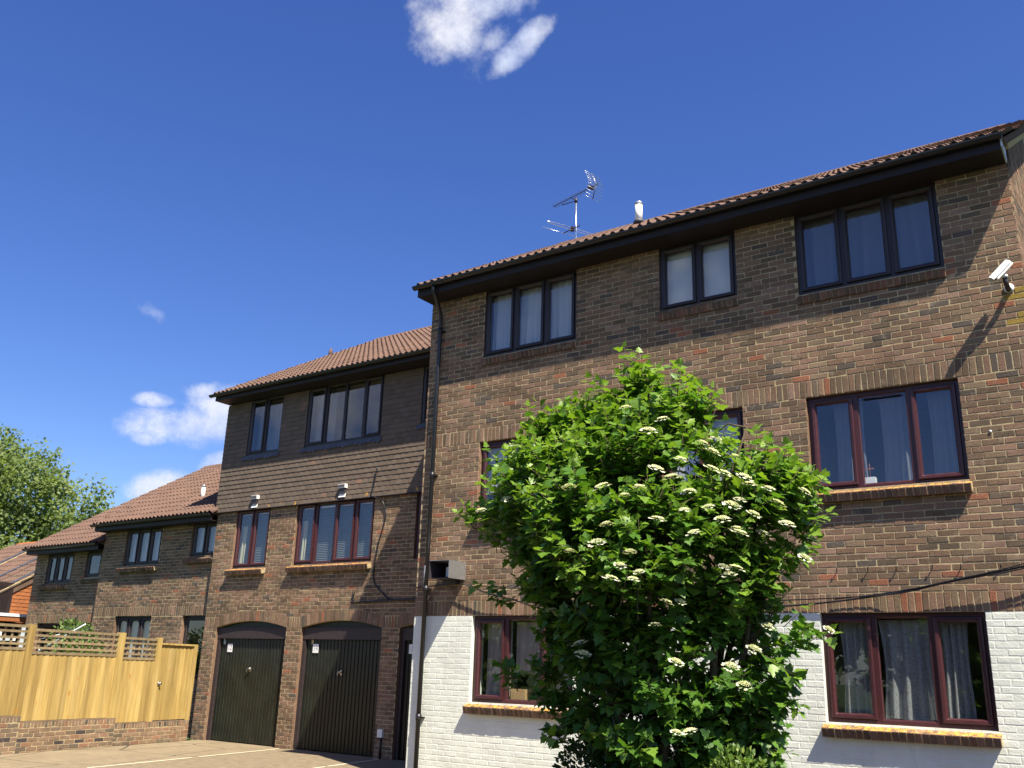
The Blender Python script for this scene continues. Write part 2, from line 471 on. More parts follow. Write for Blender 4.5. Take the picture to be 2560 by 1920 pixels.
def place_bricks(bricks, mp, parent, mat, name='brick', stuff='brickwork', n=300, j=.0036, pv=(-.0012, .0030)):
    """bricks: (u0,u1,w0,w1,r). The largest-showing n become objects, the rest one mesh"""
    cen = [mp((b[0] + b[1]) / 2, 0, (b[2] + b[3]) / 2) for b in bricks]
    sel = pick(cen, n) if n else set()
    rest = MB(); cache = {}
    o0 = Vector(mp(0, 0, 0))
    for i, (u0, u1, w0, w1, r) in enumerate(bricks):
        if i in sel:
            k = (round(u1 - u0, 2), round(w1 - w0, 2), int(r * 40))
            if k not in cache:
                b = MB(); brick_geo(b, 0, u1 - u0, 0, w1 - w0, mp2(mp), r, random.uniform(*pv), j=j)
                cache[k] = b.mesh(name, mat)
            link(name, cache[k], parent, loc=Vector(mp(u0, 0, w0)) - Vector(mp(0, 0, 0)) if False else mp(u0, 0, w0))
        else:
            brick_geo(rest, u0, u1, w0, w1, mp, r, random.uniform(*pv), j=j)
    if rest.v: rest.build(stuff, mat, parent, kind='stuff')


def mp2(mp):
    o = Vector(mp(0, 0, 0))
    return lambda u, d, w_: tuple(Vector(mp(u, d, w_)) - o)


def rcol(lo=0., hi=.965):
    return random.uniform(lo, hi)


def courses(u0, u1, w0, w1, holes, gauge=.075, stretch=.225, phase=0., ext=None, lo=0., hi=.965):
    """stretcher bond over a rectangle, cut round holes (u0,u1,w0,w1)"""
    out = []; k = 0; z = w0
    while z < w1 - .02:
        zt = min(z + gauge - .010, w1 - .006)
        spans = [(u0, u1)]
        for (a, b, c, d) in holes:
            if min(zt, d) - max(z, c) > .03:
                ns = []
                for s, e in spans:
                    if b <= s or a >= e: ns.append((s, e)); continue
                    if a - s > .02: ns.append((s, a))
                    if e - b > .02: ns.append((b, e))
                spans = ns
        off = (k % 2) * stretch / 2 + phase
        for s, e in spans:
            x = math.floor((s - off) / stretch) * stretch + off
            while x < e:
                a, b = max(x, s), min(x + stretch - .010, e)
                if abs(x + stretch - .01 - e) < .011: b = e
                if b - a > .035:
                    zz = .0025 * math.sin(a * 1.7 + k * .9)
                    out.append((a, b, z + zz, zt + zz, rcol(lo, hi)))
                x += stretch
        z += gauge; k += 1
    return out


def soldiers(u0, u1, w0, w1, step=.075):
    n = max(1, round((u1 - u0) / step)); st = (u1 - u0) / n
    return [(u0 + i * st + .005, u0 + (i + 1) * st - .005, w0 + .005, w1 - .005, rcol()) for i in range(n)]


def wall_mesh(mb, u0, u1, w0, w1, holes, mp, thick=.30, recess=.003, mi=0, jm=0):
    us = sorted({u0, u1} | {h[0] for h in holes} | {h[1] for h in holes}); ws = sorted({w0, w1} | {h[2] for h in holes} | {h[3] for h in holes})
    us = [u for u in us if u0 <= u <= u1]; ws = [x for x in ws if w0 <= x <= w1]
    def full(i, j):
        if not (0 <= i < len(us) - 1 and 0 <= j < len(ws) - 1): return False
        cu, cw = (us[i] + us[i + 1]) / 2, (ws[j] + ws[j + 1]) / 2
        return not any(a < cu < b and c < cw < d for a, b, c, d in holes)
    for i in range(len(us) - 1):
        for j in range(len(ws) - 1):
            if not full(i, j): continue
            a, b, c, d = us[i], us[i + 1], ws[j], ws[j + 1]
            q = lambda u, dd, w_: mp(u, dd, w_)
            mb.add([q(a, recess, c), q(b, recess, c), q(b, recess, d), q(a, recess, d)], [(0, 1, 2, 3)], mi=mi)
            mb.add([q(a, thick, c), q(b, thick, c), q(b, thick, d), q(a, thick, d)], [(3, 2, 1, 0)], mi=mi)
            if not full(i - 1, j): mb.add([q(a, recess, c), q(a, recess, d), q(a, thick, d), q(a, thick, c)], [(0, 1, 2, 3)], r=.3, mi=jm)
            if not full(i + 1, j): mb.add([q(b, recess, c), q(b, recess, d), q(b, thick, d), q(b, thick, c)], [(3, 2, 1, 0)], r=.3, mi=jm)
            if not full(i, j - 1): mb.add([q(a, recess, c), q(b, recess, c), q(b, thick, c), q(a, thick, c)], [(3, 2, 1, 0)], r=.3, mi=jm)
            if not full(i, j + 1): mb.add([q(a, recess, d), q(b, recess, d), q(b, thick, d), q(a, thick, d)], [(0, 1, 2, 3)], r=.3, mi=jm)


def ring(mb, x0, x1, z0, z1, y, prof):
    """mitred frame: prof = (inset, depth into wall)"""
    lp = []
    for ins, d in prof:
        lp.append([(x0 + ins, y + d, z0 + ins), (x1 - ins, y + d, z0 + ins), (x1 - ins, y + d, z1 - ins), (x0 + ins, y + d, z1 - ins)])
    mb.loops(lp)


def window(parent, x0, x1, z0, z1, y, lights, mat, reveal=.07, fw=.05, vents=(), arched=False):
    """lights: (fraction, opening casement?)"""
    x0 += .004; x1 -= .004; z0 += .004; z1 -= .004
    b = MB(); yf = y + reveal
    ring(b, x0, x1, z0, z1, yf, [(0, .09), (0, 0), (fw - .012, 0), (fw, .014), (fw, .09), (0, .09)])
    W = x1 - x0; xs = [x0]; tot = sum(l[0] for l in lights)
    for l in lights: xs.append(xs[-1] + W * l[0] / tot)
    for x in xs[1:-1]:
        b.box((x - .03, yf + .001, z0 + fw - .01), (x + .03, yf + .085, z1 - fw + .01))
    wo = b.build('window', mat, parent)
    for i, l in enumerate(lights):
        a = xs[i] + (fw - .004 if i == 0 else .026); c = xs[i + 1] - (fw - .004 if i == len(lights) - 1 else .026)
        p, q = z0 + fw - .004, z1 - fw + .004
        if l[1]:
            cb = MB(); k = .055
            ring(cb, a, c, p, q, yf, [(0, .05), (0, -.022), (.012, -.026), (k - .016, -.022), (k, .0), (k, .05), (0, .05)])
            cb.build('casement', mat, wo); g = k
        else:
            g = .012
            cb = MB(); ring(cb, a, c, p, q, yf, [(0, .04), (0, .008), (g, .016), (g, .04), (0, .04)]); cb.build('glazing_bead', mat, wo)
        pb = MB(); yy = yf + (.012 if l[1] else .03)
        pb.box((a + g - .003, yy, p + g - .003), (c - g + .003, yy + .006, q - g + .003)); pb.build('pane', 'glass', wo)
        if i in vents:
            vb = MB(); vb.box((a + .05, yf - .040, q - .042), (c - .06, yf - .022, q - .020)); vb.build('trickle_vent', mat, wo)
        if arched:
            ab = MB(); n = 10; top = q - g
            for s in (0, 1):
                pass
            cx = (a + c) / 2; hw = (c - a) / 2 - g; pts = [(cx - hw, yy - .004, top), (cx + hw, yy - .004, top)] + [(cx + hw * math.cos(math.pi * t / n), yy - .004, top - .10 + .10 * math.sin(math.pi * t / n)) for t in range(n + 1)]
            ab.prism([pts[0]] + list(reversed(pts[2:])) + [pts[1]], (0, -.004, 0)); ab.build('arched_head', mat, wo)
    return wo


def sill(parent, x0, x1, z, y, mat, proj_=.12, drop=.065, n=None):
    """sloping sill of bricks on edge"""
    n = n or max(1, round((x1 - x0) / .075)); st = (x1 - x0) / n
    mb = MB(); L = proj_ + .09
    d = Vector((0, -L, -drop)).normalized(); up = Vector((0, -d.z, d.y)); up = -up if up.z < 0 else up
    p0 = Vector((0, y + .085, z)); 
    c = p0 + d * ((L - .004) / 2) - up * .054
    mb.obox((( x0 + x1) / 2, c.y, c.z), ((x1 - x0) / 2 - .004, 0, 0), d * ((L - .012) / 2), up * .046)
    so_ = mb.build('window_sill', 'mortar', parent)
    cache = {}
    for i in range(n):
        r = round(rcol() * 12) / 12
        k = r
        if k not in cache:
            b = MB(); e = .0045
            b.loops([[Vector(((s[0]) * (st / 2 - e), 0, 0)) + d * (s[1] * L / 2) + up * (s[2] * .052) for s in lp] for lp in
                     ([(-1, -1, -1), (1, -1, -1), (1, -1, 1), (-1, -1, 1)], [(-1, .95, -1), (1, .95, -1), (1, .95, 1), (-1, .95, 1)], [(-.85, 1, -.85), (.85, 1, -.85), (.85, 1, .85), (-.85, 1, .85)])], r, cap0=True, cap1=True)
            cache[k] = b.mesh('brick', mat)
        q = p0 + d * (L / 2) - up * .052
        link('brick', cache[k], so_, loc=(x0 + (i + .5) * st, q.y + jit(.003), q.z + jit(.002)))
    return so_


TW, TG = .294, .345
def tile_mesh(r, roll=.040, mat='tile'):
    b = MB(); n = 14; prof = []
    for i in range(n + 1):
        t = (i / n * 2) % 1.0 if i < n else 0.0
        h = roll * max(0., math.cos(math.pi * (t - .5) / .62)) ** .7 if abs(t - .5) < .31 else 0.
        prof.append((i / n * (TW - .003), h))
    L = TG + .06
    a = [(x, 0, h + .028) for x, h in prof]; c = [(x, L, h + .004) for x, h in prof]; e = [(x, .004, h + .010) for x, h in prof]
    vs = e + a + c; k = n + 1
    fs = []
    for i in range(n):
        fs += [(i, i + 1, k + i + 1, k + i), (k + i, k + i + 1, 2 * k + i + 1, 2 * k + i)]
    # closed left and right edge
    vs2 = [(0, .004, -.012), (0, L, -.012)]
    b.add(vs, fs, r, 0, False)
    b.add([a[0], c[0], vs2[1], vs2[0]], [(0, 1, 2, 3)], r)
    b.add([a[-1], c[-1], (prof[-1][0], L, -.012), (prof[-1][0], .004, -.012)], [(3, 2, 1, 0)], r)
    me = b.mesh('roof_tile', mat)
    for p in me.polygons: p.use_smooth = False
    return me


def roof(parent, x0, x1, ye, ze, pitch, slope_len, mat, name='roof', n_obj=300, back=None, xleft=None, skip=None, ridge=True):
    """double-roll tiled slope rising in +y from the eave line, on a solid deck; returns roof object"""
    p = R(pitch); S = Vector((0, math.cos(p), math.sin(p))); N = Vector((0, -math.sin(p), math.cos(p)))
    E = Vector((0, ye, ze))
    dk = MB(); a = E - N * .03; c = E + S * slope_len - N * .03
    yr = c.y; zb = back if back is not None else ze - .1
    yb = yr + (c.z - zb) / math.tan(p)
    dk.prism([(x0 + .02, a.y + .06, a.z + .02), (x0 + .02, c.y, c.z), (x0 + .02, yb, zb), (x0 + .02, yb - .2, zb), (x0 + .02, c.y, c.z - .2), (x0 + .02, a.y + .25, a.z)], (x1 - x0 - .04, 0, 0))
    ro = dk.build(name, 'tile_dk', parent)
    rot = Matrix(((1, 0, 0), (0, S.y, N.y), (0, S.z, N.z))).transposed().transposed()
    cols = math.ceil((x1 - x0) / TW - .05); rows = math.ceil(slope_len / TG)
    vars_ = [tile_mesh((i + .5) / 8, mat=mat) for i in range(8)]
    items = [(i, j) for j in range(rows) for i in range(cols)]
    cen = [(x0 + i * TW, *(E + S * (j * TG))[1:]) for i, j in items]
    sel = pick(cen, n_obj)
    rest = MB()
    for q, (i, j) in enumerate(items):
        o = E + S * (j * TG) + N * jit(.002); x = x0 + i * TW + jit(.003)
        me = random.choice(vars_)
        if q in sel:
            t = link('roof_tile', me, ro, loc=(x, o.y, o.z)); t.rotation_euler = (p + jit(.004), 0, jit(.004))
        else:
            r = random.random()
            vs = [Vector((x, o.y, o.z)) + Vector((v.co.x, 0, 0)) + S * v.co.y + N * v.co.z for v in me.vertices]
            rest.add(vs, [tuple(pp.vertices) for pp in me.polygons], r)
    if rest.v: rest.build('roof_tiles_beyond', mat, ro, kind='stuff')
    if ridge:
        rm = MB(); L = .45
        n = 8; prof = [(math.cos(math.pi * k / n) * .12, math.sin(math.pi * k / n) * .10) for k in range(n + 1)]
        rm.loops([[(0, a_, b_) for a_, b_ in prof], [(L - .006, a_, b_) for a_, b_ in prof]], cap0=True, cap1=True)
        me = rm.mesh('ridge_tile', mat); top = E + S * slope_len
        for i in range(int((x1 - x0) / L)):
            link('ridge_tile', me, ro, loc=(x0 + i * L, top.y + .03, top.z - .02))
    return ro


def gutter(parent, x0, x1, y, z, mat='black', rad=.058):
    b = MB(); n = 8
    def prof(r0): return [(y + math.cos(math.pi + math.pi * k / n) * r0, z + math.sin(math.pi + math.pi * k / n) * r0) for k in range(n + 1)]
    o, i = prof(rad), prof(rad - .005)
    ring_ = o + i[::-1]
    b.loops([[(x, p, q) for p, q in ring_] for x in (x0, x1)], cap0=True, cap1=True)
    for x in (x0, x1):
        b.prism([(x - .004, p, q) for p, q in o], (.008, 0, 0))
    x = x0 + .6
    while x < x1 - .2:
        b.loops([[(x - .03, p, q) for p, q in prof(rad + .006)], [(x + .03, p, q) for p, q in prof(rad + .006)]])
        x += 1.9
    return b.build('gutter', mat, parent)


def thing(name, label, cat, loc, group=None):
    o = link(name, None, None, loc=None, label=label, cat=cat, group=group)
    return o


def curtain(name, label, mat, x0, x1, z0, z1, y, amp=.025, waves=9, cat='curtain', gather=0., group='curtains and blinds behind the windows', topfrac=1.):
    b = MB(); n = max(24, waves * 6); rows = 6; cx = (x0 + x1) / 2
    vs = []
    for j in range(rows + 1):
        t = j / rows; z = z0 + (z1 - z0) * t
        wdt = 1 - gather * math.sin(math.pi * min(1, (1 - t) * 1.1)) * .5
        for i in range(n + 1):
            u = i / n; x = cx + (u - .5) * (x1 - x0) * wdt
            vs.append((x, y + amp * math.sin(u * waves * 2 * math.pi + .6 * math.sin(3 * t + u * 5)) * (.6 + .6 * (1 - t)), z + (.02 * math.sin(u * 9) if j == 0 else 0)))
    k = n + 1
    b.add(vs, [(j * k + i, j * k + i + 1, (j + 1) * k + i + 1, (j + 1) * k + i) for j in range(rows) for i in range(n)], sm=True)
    return b.build(name, mat, None, label=label, cat=cat, group=group)


# ------------------------------------------------------------------ ground
def sheet(name, poly, z, mat):
    b = MB(); b.add([(x, y, z) for x, y in poly], [tuple(range(len(poly)))])
    return b.build(name, mat, None, kind='structure')


sheet('ground', [(-400, -400), (400, -400), (400, 400), (-400, 400)], -.02, 'grass')
FX = lambda s: (-16.43 - .19022 * s, -2.38 + .98174 * s)
sheet('unseen_asphalt', [(-15.28, -7.9), (-15.3, -34), (16, -34), (16, -6.6), (-6.2, -6.6), (-6.2, -7.9)], .0, 'asphalt')  # unseen dark asphalt, added to cut light bounced onto the facade
sheet('forecourt', [FX(-6), (-15.28, -8.0), (-6.2, -8.0), (-6.2, .3), (-9.3, .3), (-9.3, 2.7), (-17.62, 2.7), FX(4.6)], -.004, 'concrete')
sheet('forecourt_bay', [(-14.62, 2.2), (-9.7, 2.2), (-9.7, -1.2), (-6.6, -1.5), (-6.6, -6.4), (-13.1, -6.4)], .0, 'concrete2')
sheet('planting_bed', [(-6.15, -6.5), (4, -6.5), (4, -.02), (-6.15, -.02)], .03, 'soil')
sheet('garden_ground', [FX(4.3), FX(-6), (-40, -8), (-40, 2.4), (-17.7, 2.4)], .002, 'grass')
for (a, b_) in (((-14.70, 2.16), (-13.35, -4.65)), ((-12.10, 2.16), (-11.35, -1.5))):
    A = Vector((*a, .004)); B = Vector((*b_, .004)); t_ = (B - A).normalized(); nn = Vector((-t_.y, t_.x, 0)) * .022
    mb = MB(); N_ = 40
    for i in range(N_):
        if random.random() < .04: continue
        p, q = A.lerp(B, i / N_), A.lerp(B, (i + 1) / N_)
        j1 = jit(.006)
        mb.add([p - nn * (1 + jit(.2)), q - nn * (1 + jit(.2)), q + nn * (1 + jit(.2)), p + nn * (1 + jit(.2))], [(0, 1, 2, 3)])
    mb.build('bay_line', 'line', None, kind='structure')

# ------------------------------------------------------------------ main apartment building
XL, XR = -9.60, -.834
ZG, ZGs, ZM, ZMs, ZTs, ZT2, ZE = 2.35, 1.15, 4.975, 3.785, 6.36, 6.52, 7.517
main = thing('apartment_building', 'tall three storey brown brick block with white painted ground floor on the right', 'building', (0, 0, 0))
WIN = {  # x0,x1,z0,z1
    'TL': (-8.482, -6.754, ZTs, ZE), 'TM': (-5.376, -4.22, ZT2, ZE), 'TR': (-3.396, -1.64, ZTs, ZE),
    'ML': (-8.482, -6.754, ZMs, ZM), 'MM': (-5.376, -4.22, ZMs, ZM), 'MR': (-3.396, -1.64, ZMs, ZM),
    'GL': (-8.482, -6.754, ZGs, ZG), 'GR': (-3.396, -1.64, ZGs, ZG)}
fy = face_y(0.)
holes = list(WIN.values())
wm = MB(); wall_mesh(wm, XL + .004, XR - .004, ZG, ZE + .02, [h for h in holes if h[3] > ZG + .01], fy, jm=1)
wall = wm.build('wall', ['mortar', 'brick'], main)
pm = MB(); wall_mesh(pm, XL + .002, XR - .002, -.1, ZG - .001, [h for h in holes if h[3] < ZG + .01], fy, recess=.0012)
pwall = pm.build('painted_wall', 'white', main)
up = courses(XL, XR, ZG + .225, ZM, holes) + courses(XL, XR, ZM + .225, ZE, holes, phase=.06)
# algae-stained bricks under the camera bracket
up = [(a, b, c, d, .98 if (-1.0 < (a + b) / 2 < -.85 and 5.40 < c < 5.95 and random.random() < .6) else r) for a, b, c, d, r in up]
place_bricks(up, fy, wall, 'brick')
place_bricks(soldiers(XL, XR, ZG, ZG + .22) + soldiers(XL, XR, ZM, ZM + .22), fy, wall, 'brick', 'soldier_brick', 'soldier_course', 260)
place_bricks([(a, b, c, d, r) for a, b, c, d, r in courses(XL, XR, ZG - 31 * .075, ZG, holes)], fy, pwall, 'white', 'painted_brick', 'painted_brickwork', 300, j=.002, pv=(.0, .0012))
# right gable wall, left gable wall, back wall, ridge at y = 4.2
YR, YB, P1 = 4.05, 8.5, 30.2
zroof = lambda y: 7.70 + math.tan(R(P1)) * (min(y, 2 * YR + .37 - y + .0) + .37)
gm = MB()
for xx, dx in ((XR, -.25), (XL, .25)):
    gm.prism([(xx - (.003 if dx < 0 else -.003), .302, -.1), (xx - (.003 if dx < 0 else -.003), YB, -.1), (xx - (.003 if dx < 0 else -.003), YB, 7.4), (xx - (.003 if dx < 0 else -.003), YR, zroof(YR) - .12), (xx - (.003 if dx < 0 else -.003), .302, zroof(.302) - .12)], (dx, 0, 0))
gm.box((XL + .25, YB - .25, -.1), (XR - .25, YB, 7.4))
gable = gm.build('gable_wall', 'mortar', main)
gx = face_x(XR)
gb = []
for (a, b, c, d, r) in courses(.003, YB, ZG + .225, 10.2, []):
    top = zroof((a + b) / 2) - .34
    if d < top: gb.append((a, b, c, d, r))
gb += soldiers(.003, YB, ZG, ZG + .22)
place_bricks(gb, gx, gable, 'brick', n=60)
# raking course of bricks under the verge
vm = MB(); cache = {}
sl = Vector((0, math.cos(R(P1)), math.sin(R(P1)))); nv = Vector((0, -sl.z, sl.y))
for i in range(46):
    s = .10 + i * .075
    c0 = Vector((XR - .05, 0, 7.70 + .10)) + sl * s - nv * .20
    r = round(rcol(0, .9) * 10) / 10
    if r not in cache:
        b = MB(); b.obox((0, 0, 0), (.062, 0, 0), sl * .0325, nv * .10, r); cache[r] = b.mesh('verge_brick', 'brick')
    link('verge_brick', cache[r], gable, loc=c0)
vb = MB(); vb.obox(Vector((XR - .02, 0, 7.70 + .1)) + sl * 2.4 - nv * .06, (.055, 0, 0), sl * 2.5, nv * .035)
vb.build('verge_bedding', 'bedding', main)
# eave: soffit, fascia, gutter
em = MB(); em.box((XL - .012, -.364, ZE - .012), (XR - .02, .006, ZE)); em.build('soffit', 'fascia', main)
em = MB(); em.box((XL - .014, -.385, ZE - .014), (XR - .02, -.3645, ZE + .15)); em.build('fascia_board', 'fascia', main)
em = MB(); em.prism([(XL - .012, -.364, ZE + .001), (XL - .012, -.001, ZE + .001), (XL - .012, -.001, ZE + .36), (XL - .012, -.364, ZE + .145)], (.018, 0, 0)); em.build('eave_end', 'fascia', main)
em = MB(); em.prism([(XR - .018, -.38, ZE + .03), (XR - .018, -.02, ZE - .015), (XR - .018, -.001, ZE + .34), (XR - .018, -.38, ZE + .13)], (.016, 0, 0)); em.build('eave_end', 'endcap', main)
gutter(main, XL - .045, XR + .01, -.448, 7.665)
roof(main, XL - .03, XR + .045, -.435, 7.665, P1, (YR + .435) / math.cos(R(P1)), 'tile', back=7.45)
for z in (2.62, 5.25):
    fm = MB(); fm.box((XL + .26, .31, z), (XR - .26, YB - .26, z + .2)); fm.build('floor_slab', 'room', main)
fm = MB(); fm.box((XL + .26, .31, ZE + .03), (XR - .26, YB - .3, ZE + .07)); fm.build('ceiling', 'room', main)
fm = MB(); fm.box((XL + .26, 3.6, -.05), (XR - .26, 3.7, ZE)); fm.build('partition', 'room', main)
for x in (-6.2, -3.8):
    fm = MB(); fm.box((x, .31, -.05), (x + .1, 3.6, ZE)); fm.build('partition', 'room', main)
L3 = [(.98, 1), (1.06, 0), (.96, 1)]
L3c = [(1, 1), (1, 1), (1, 1)]
window(main, *WIN['TL'], 0, L3c, 'brown', .03); window(main, *WIN['TM'], 0, [(1, 1), (1, 1)], 'brown', .03); window(main, *WIN['TR'], 0, L3c, 'brown', .03)
window(main, *WIN['ML'], 0, L3, 'maroon', .07, vents=(0, 1)); window(main, *WIN['MM'], 0, [(1, 1), (1, 1)], 'maroon', .07); window(main, *WIN['MR'], 0, L3, 'maroon', .07, vents=(1, 2))
window(main, *WIN['GL'], 0, L3, 'maroon', .07, vents=(0, 2)); window(main, *WIN['GR'], 0, L3, 'maroon', .07, vents=(0, 2))
for k in ('ML', 'MM', 'MR', 'GL', 'GR'): sill(main, WIN[k][0] - .035, WIN[k][1] + .03, WIN[k][2] + .004, 0, 'sill')
for k in ('TL', 'TM', 'TR'): sill(main, WIN[k][0] - .01, WIN[k][1] + .01, WIN[k][2] + .002, 0, 'sill_dull', .055, .04)
# down pipe with swan neck
pm = MB()
pm.tube([(-9.22, -.45, 7.62), (-9.22, -.45, 7.52), (-9.235, -.36, 7.45), (-9.32, -.12, 7.25), (-9.34, -.075, 7.18), (-9.34, -.075, 6.9), (-9.34, -.075, 0)], .034, 12)
dp = pm.build('drainpipe', 'black', main)
for z in (6.95, 4.52, 2.75, .9):
    cm = MB(); cm.tube([(-9.34, -.075, z - .05), (-9.34, -.075, z + .05)], .042, 12); cm.box((-9.40, -.06, z - .012), (-9.28, .004, z + .012)); cm.build('pipe_clip', 'black', dp)
cm = MB(); cm.tube([(-9.36, -.118, 2.72), (-9.345, -.117, 3.10)], .012, 6); cm.build('cable_tail', 'lead', dp)
# small black hooks along the wall above the right ground floor window
for i, x in enumerate((-3.16, -2.81, -2.5, -2.12, -1.83, -1.44)):
    hm = MB(); z = 2.815 + jit(.01); hm.tube([(x, .004, z), (x + .005, -.03, z), (x + .012, -.045, z + .02), (x + .014, -.045, z + .05)], .006, 6); hm.build('wall_hook', 'black', main)
bm_ = MB(); bm_.tube([(-1.37, 0, 4.30), (-1.37, -.012, 4.30)], .014, 10); bm_.build('wall_plug', 'whiteplastic', main)
# flue pipe through the roof
def flue(parent, x, y, z, h, rad, collar=True):
    b = MB(); b.tube([(x, y, z), (x, y, z + h)], rad, 16); fo = b.build('vent_pipe', 'whiteplastic', parent)
    b = MB(); b.tube([(x, y, z + h - .02), (x, y, z + h + .02), (x, y, z + h + .035)], [rad * 1.06, rad * 1.06, rad * .9], 16); b.build('pipe_cowl', 'galv', fo)
    if collar:
        b = MB(); b.tube([(x, y, z - .02), (x, y, z + .05)], [rad * 1.6, rad * 1.2], 16); b.build('lead_collar', 'lead', fo)
flue(main, -6.70, 2.0, 9.16, .36, .066)

# ------------------------------------------------------------------ garage block
GY = 2.3
XG = -17.62
gar = thing('garage_block', 'brown tile hung block above arched garages between tall block and low houses', 'building', (0, 0, 0))
P2 = 29.74
GD = [(-17.20, -14.98), (-14.54, -12.35), (-11.91, -9.72)]
ZS, ZC = 2.30, 2.435                       # arch springing and crown
GW = {'M1': (-16.96, -15.84, 3.56, 4.86), 'M2': (-15.01, -12.775, 3.56, 4.86), 'M3': (-11.685, -10.5, 3.56, 4.86),
      'U1': (-16.86, -15.76, 6.08, 7.42), 'U2': (-14.96, -12.73, 6.07, 7.42), 'U3': (-11.68, -10.5, 6.2, 7.42)}
def arc(x, a, b, z0, z1):
    t = (x - (a + b) / 2) / ((b - a) / 2); h = z1 - z0; Rr = (((b - a) / 2) ** 2 + h * h) / (2 * h)
    return z1 - Rr + math.sqrt(max(0, Rr * Rr - (x - (a + b) / 2) ** 2))
gy = face_y(GY)
gh = [(a, b, -.2, ZC) for a, b in GD] + [GW['M1'], GW['M2'], GW['M3']]
wm = MB(); wall_mesh(wm, XG, -9.3, -.1, 4.9, gh, gy, jm=1)
for a, b in GD:                            # arched soffit and spandrels
    n = 20
    for i in range(n):
        x0, x1 = a + (b - a) * i / n, a + (b - a) * (i + 1) / n
        z0, z1 = arc(x0, a, b, ZS, ZC), arc(x1, a, b, ZS, ZC)
        y0, y1 = GY + .003, GY + .3
        wm.add([(x0, y0, z0), (x1, y0, z1), (x1, y0, ZC), (x0, y0, ZC)], [(0, 1, 2, 3)])
        wm.add([(x0, y0, z0), (x0, y1, z0), (x1, y1, z1), (x1, y0, z1)], [(0, 1, 2, 3)])
gw = wm.build('wall', ['mortar', 'brick'], gar)
def extr(x):
    z = 0
    for a, b in GD:
        if a - .02 <= x <= b + .02: z = max(z, arc(min(max(x, a), b), a, b, ZS + .205, ZC + .225))
    return z if z else ZS + .215
low = courses(XG, -9.3, ZS - 31 * .0742, ZS - .01, [(a, b, -.2, 3) for a, b in GD], gauge=.0742)
place_bricks(low, gy, gw, 'brick', n=150)
upper = courses(XG, -9.4, ZS + .215, 4.85, [GW['M1'], GW['M2'], GW['M3']], phase=.05)
whole = [b for b in upper if b[2] > max(extr(b[0]), extr(b[1]), extr((b[0] + b[1]) / 2)) + .004]
cut = MB()
for a, b, c, d, r in upper:
    if (a, b, c, d, r) in whole: continue
    xs = [a + (b - a) * k / 4 for k in range(5)]; bot = [(x, max(c, extr(x) + .008)) for x in xs]
    if min(d - q for _, q in bot) < .004:
        bot = [(x, q) for x, q in bot if d - q > .004]
        if len(bot) < 2: continue
    poly_brick(cut, bot + [(bot[-1][0], d), (bot[0][0], d)], gy, r)
place_bricks(whole, gy, gw, 'brick', n=150)
if cut.v: cut.build('cut_brickwork', 'brick', gw, kind='stuff')
# arch and pier-head bricks, each one an object
for a, b in GD:
    n = round((b - a) / .078)
    for i in range(n):
        x0, x1 = a + (b - a) * i / n + .005, a + (b - a) * (i + 1) / n - .005
        t = ((x0 + x1) / 2 - (a + b) / 2) / ((b - a) / 2); lean = .035 * t
        z0, z1 = arc(x0, a, b, ZS, ZC), arc(x1, a, b, ZS, ZC)
        ar = MB(); rr = rcol(0, .93)
        poly_brick(ar, [(x0, z0 + .002), (x1, z1 + .002), (x1 + lean, z1 + .215), (x0 + lean, z0 + .215)], gy, rr, .002)
        ar.build('arch_brick', 'brick', gw)
for a, b in ((XG, GD[0][0]), (GD[0][1], GD[1][0]), (GD[1][1], GD[2][0])):
    n = round((b - a) / .078)
    for i in range(n):
        x0, x1 = a + (b - a) * i / n + .005, a + (b - a) * (i + 1) / n - .005
        l0 = .036 if a > XG else 0; l1 = -.036
        sx = l0 * (1 - i / n) ; sx1 = l1 * ((i + 1) / n)
        ar = MB(); poly_brick(ar, [(x0, ZS - .004), (x1, ZS - .004), (x1 + sx1 * .6 + .0, ZS + .205), (x0 + sx * .6, ZS + .205)], gy, rcol(0, .93), .002)
        ar.build('soldier_brick', 'brick', gw)
# shell: ends, back
sm_ = MB()
for x in (XG + .003, -9.58):
    sm_.prism([(x, GY + .301, -.1), (x, 13, -.1), (x, 13, 7.5), (x, 7.1, 10.3), (x, GY + .301, 7.6)], (.25, 0, 0))
sm_.box((XG + .26, 12.75, -.1), (-9.6, 13, 7.5))
sm_.build('end_wall', 'mortar', gar)
uh = [GW['U1'], GW['U2'], GW['U3']]
wm = MB(); wall_mesh(wm, XG, -9.3, 4.84, 7.45, uh, gy, recess=0.0); upw = wm.build('upper_wall', 'fascia', gar)
for z in (2.75, 5.2, 7.5):
    fm = MB(); fm.box((XG + .3, GY + .31, z), (-9.6, 12.7, z + .08)); fm.build('floor_slab', 'room', gar)
for y in (6.0,):
    fm = MB(); fm.box((XG + .3, y, 2.9), (-9.6, y + .1, 7.45)); fm.build('partition', 'room', gar)
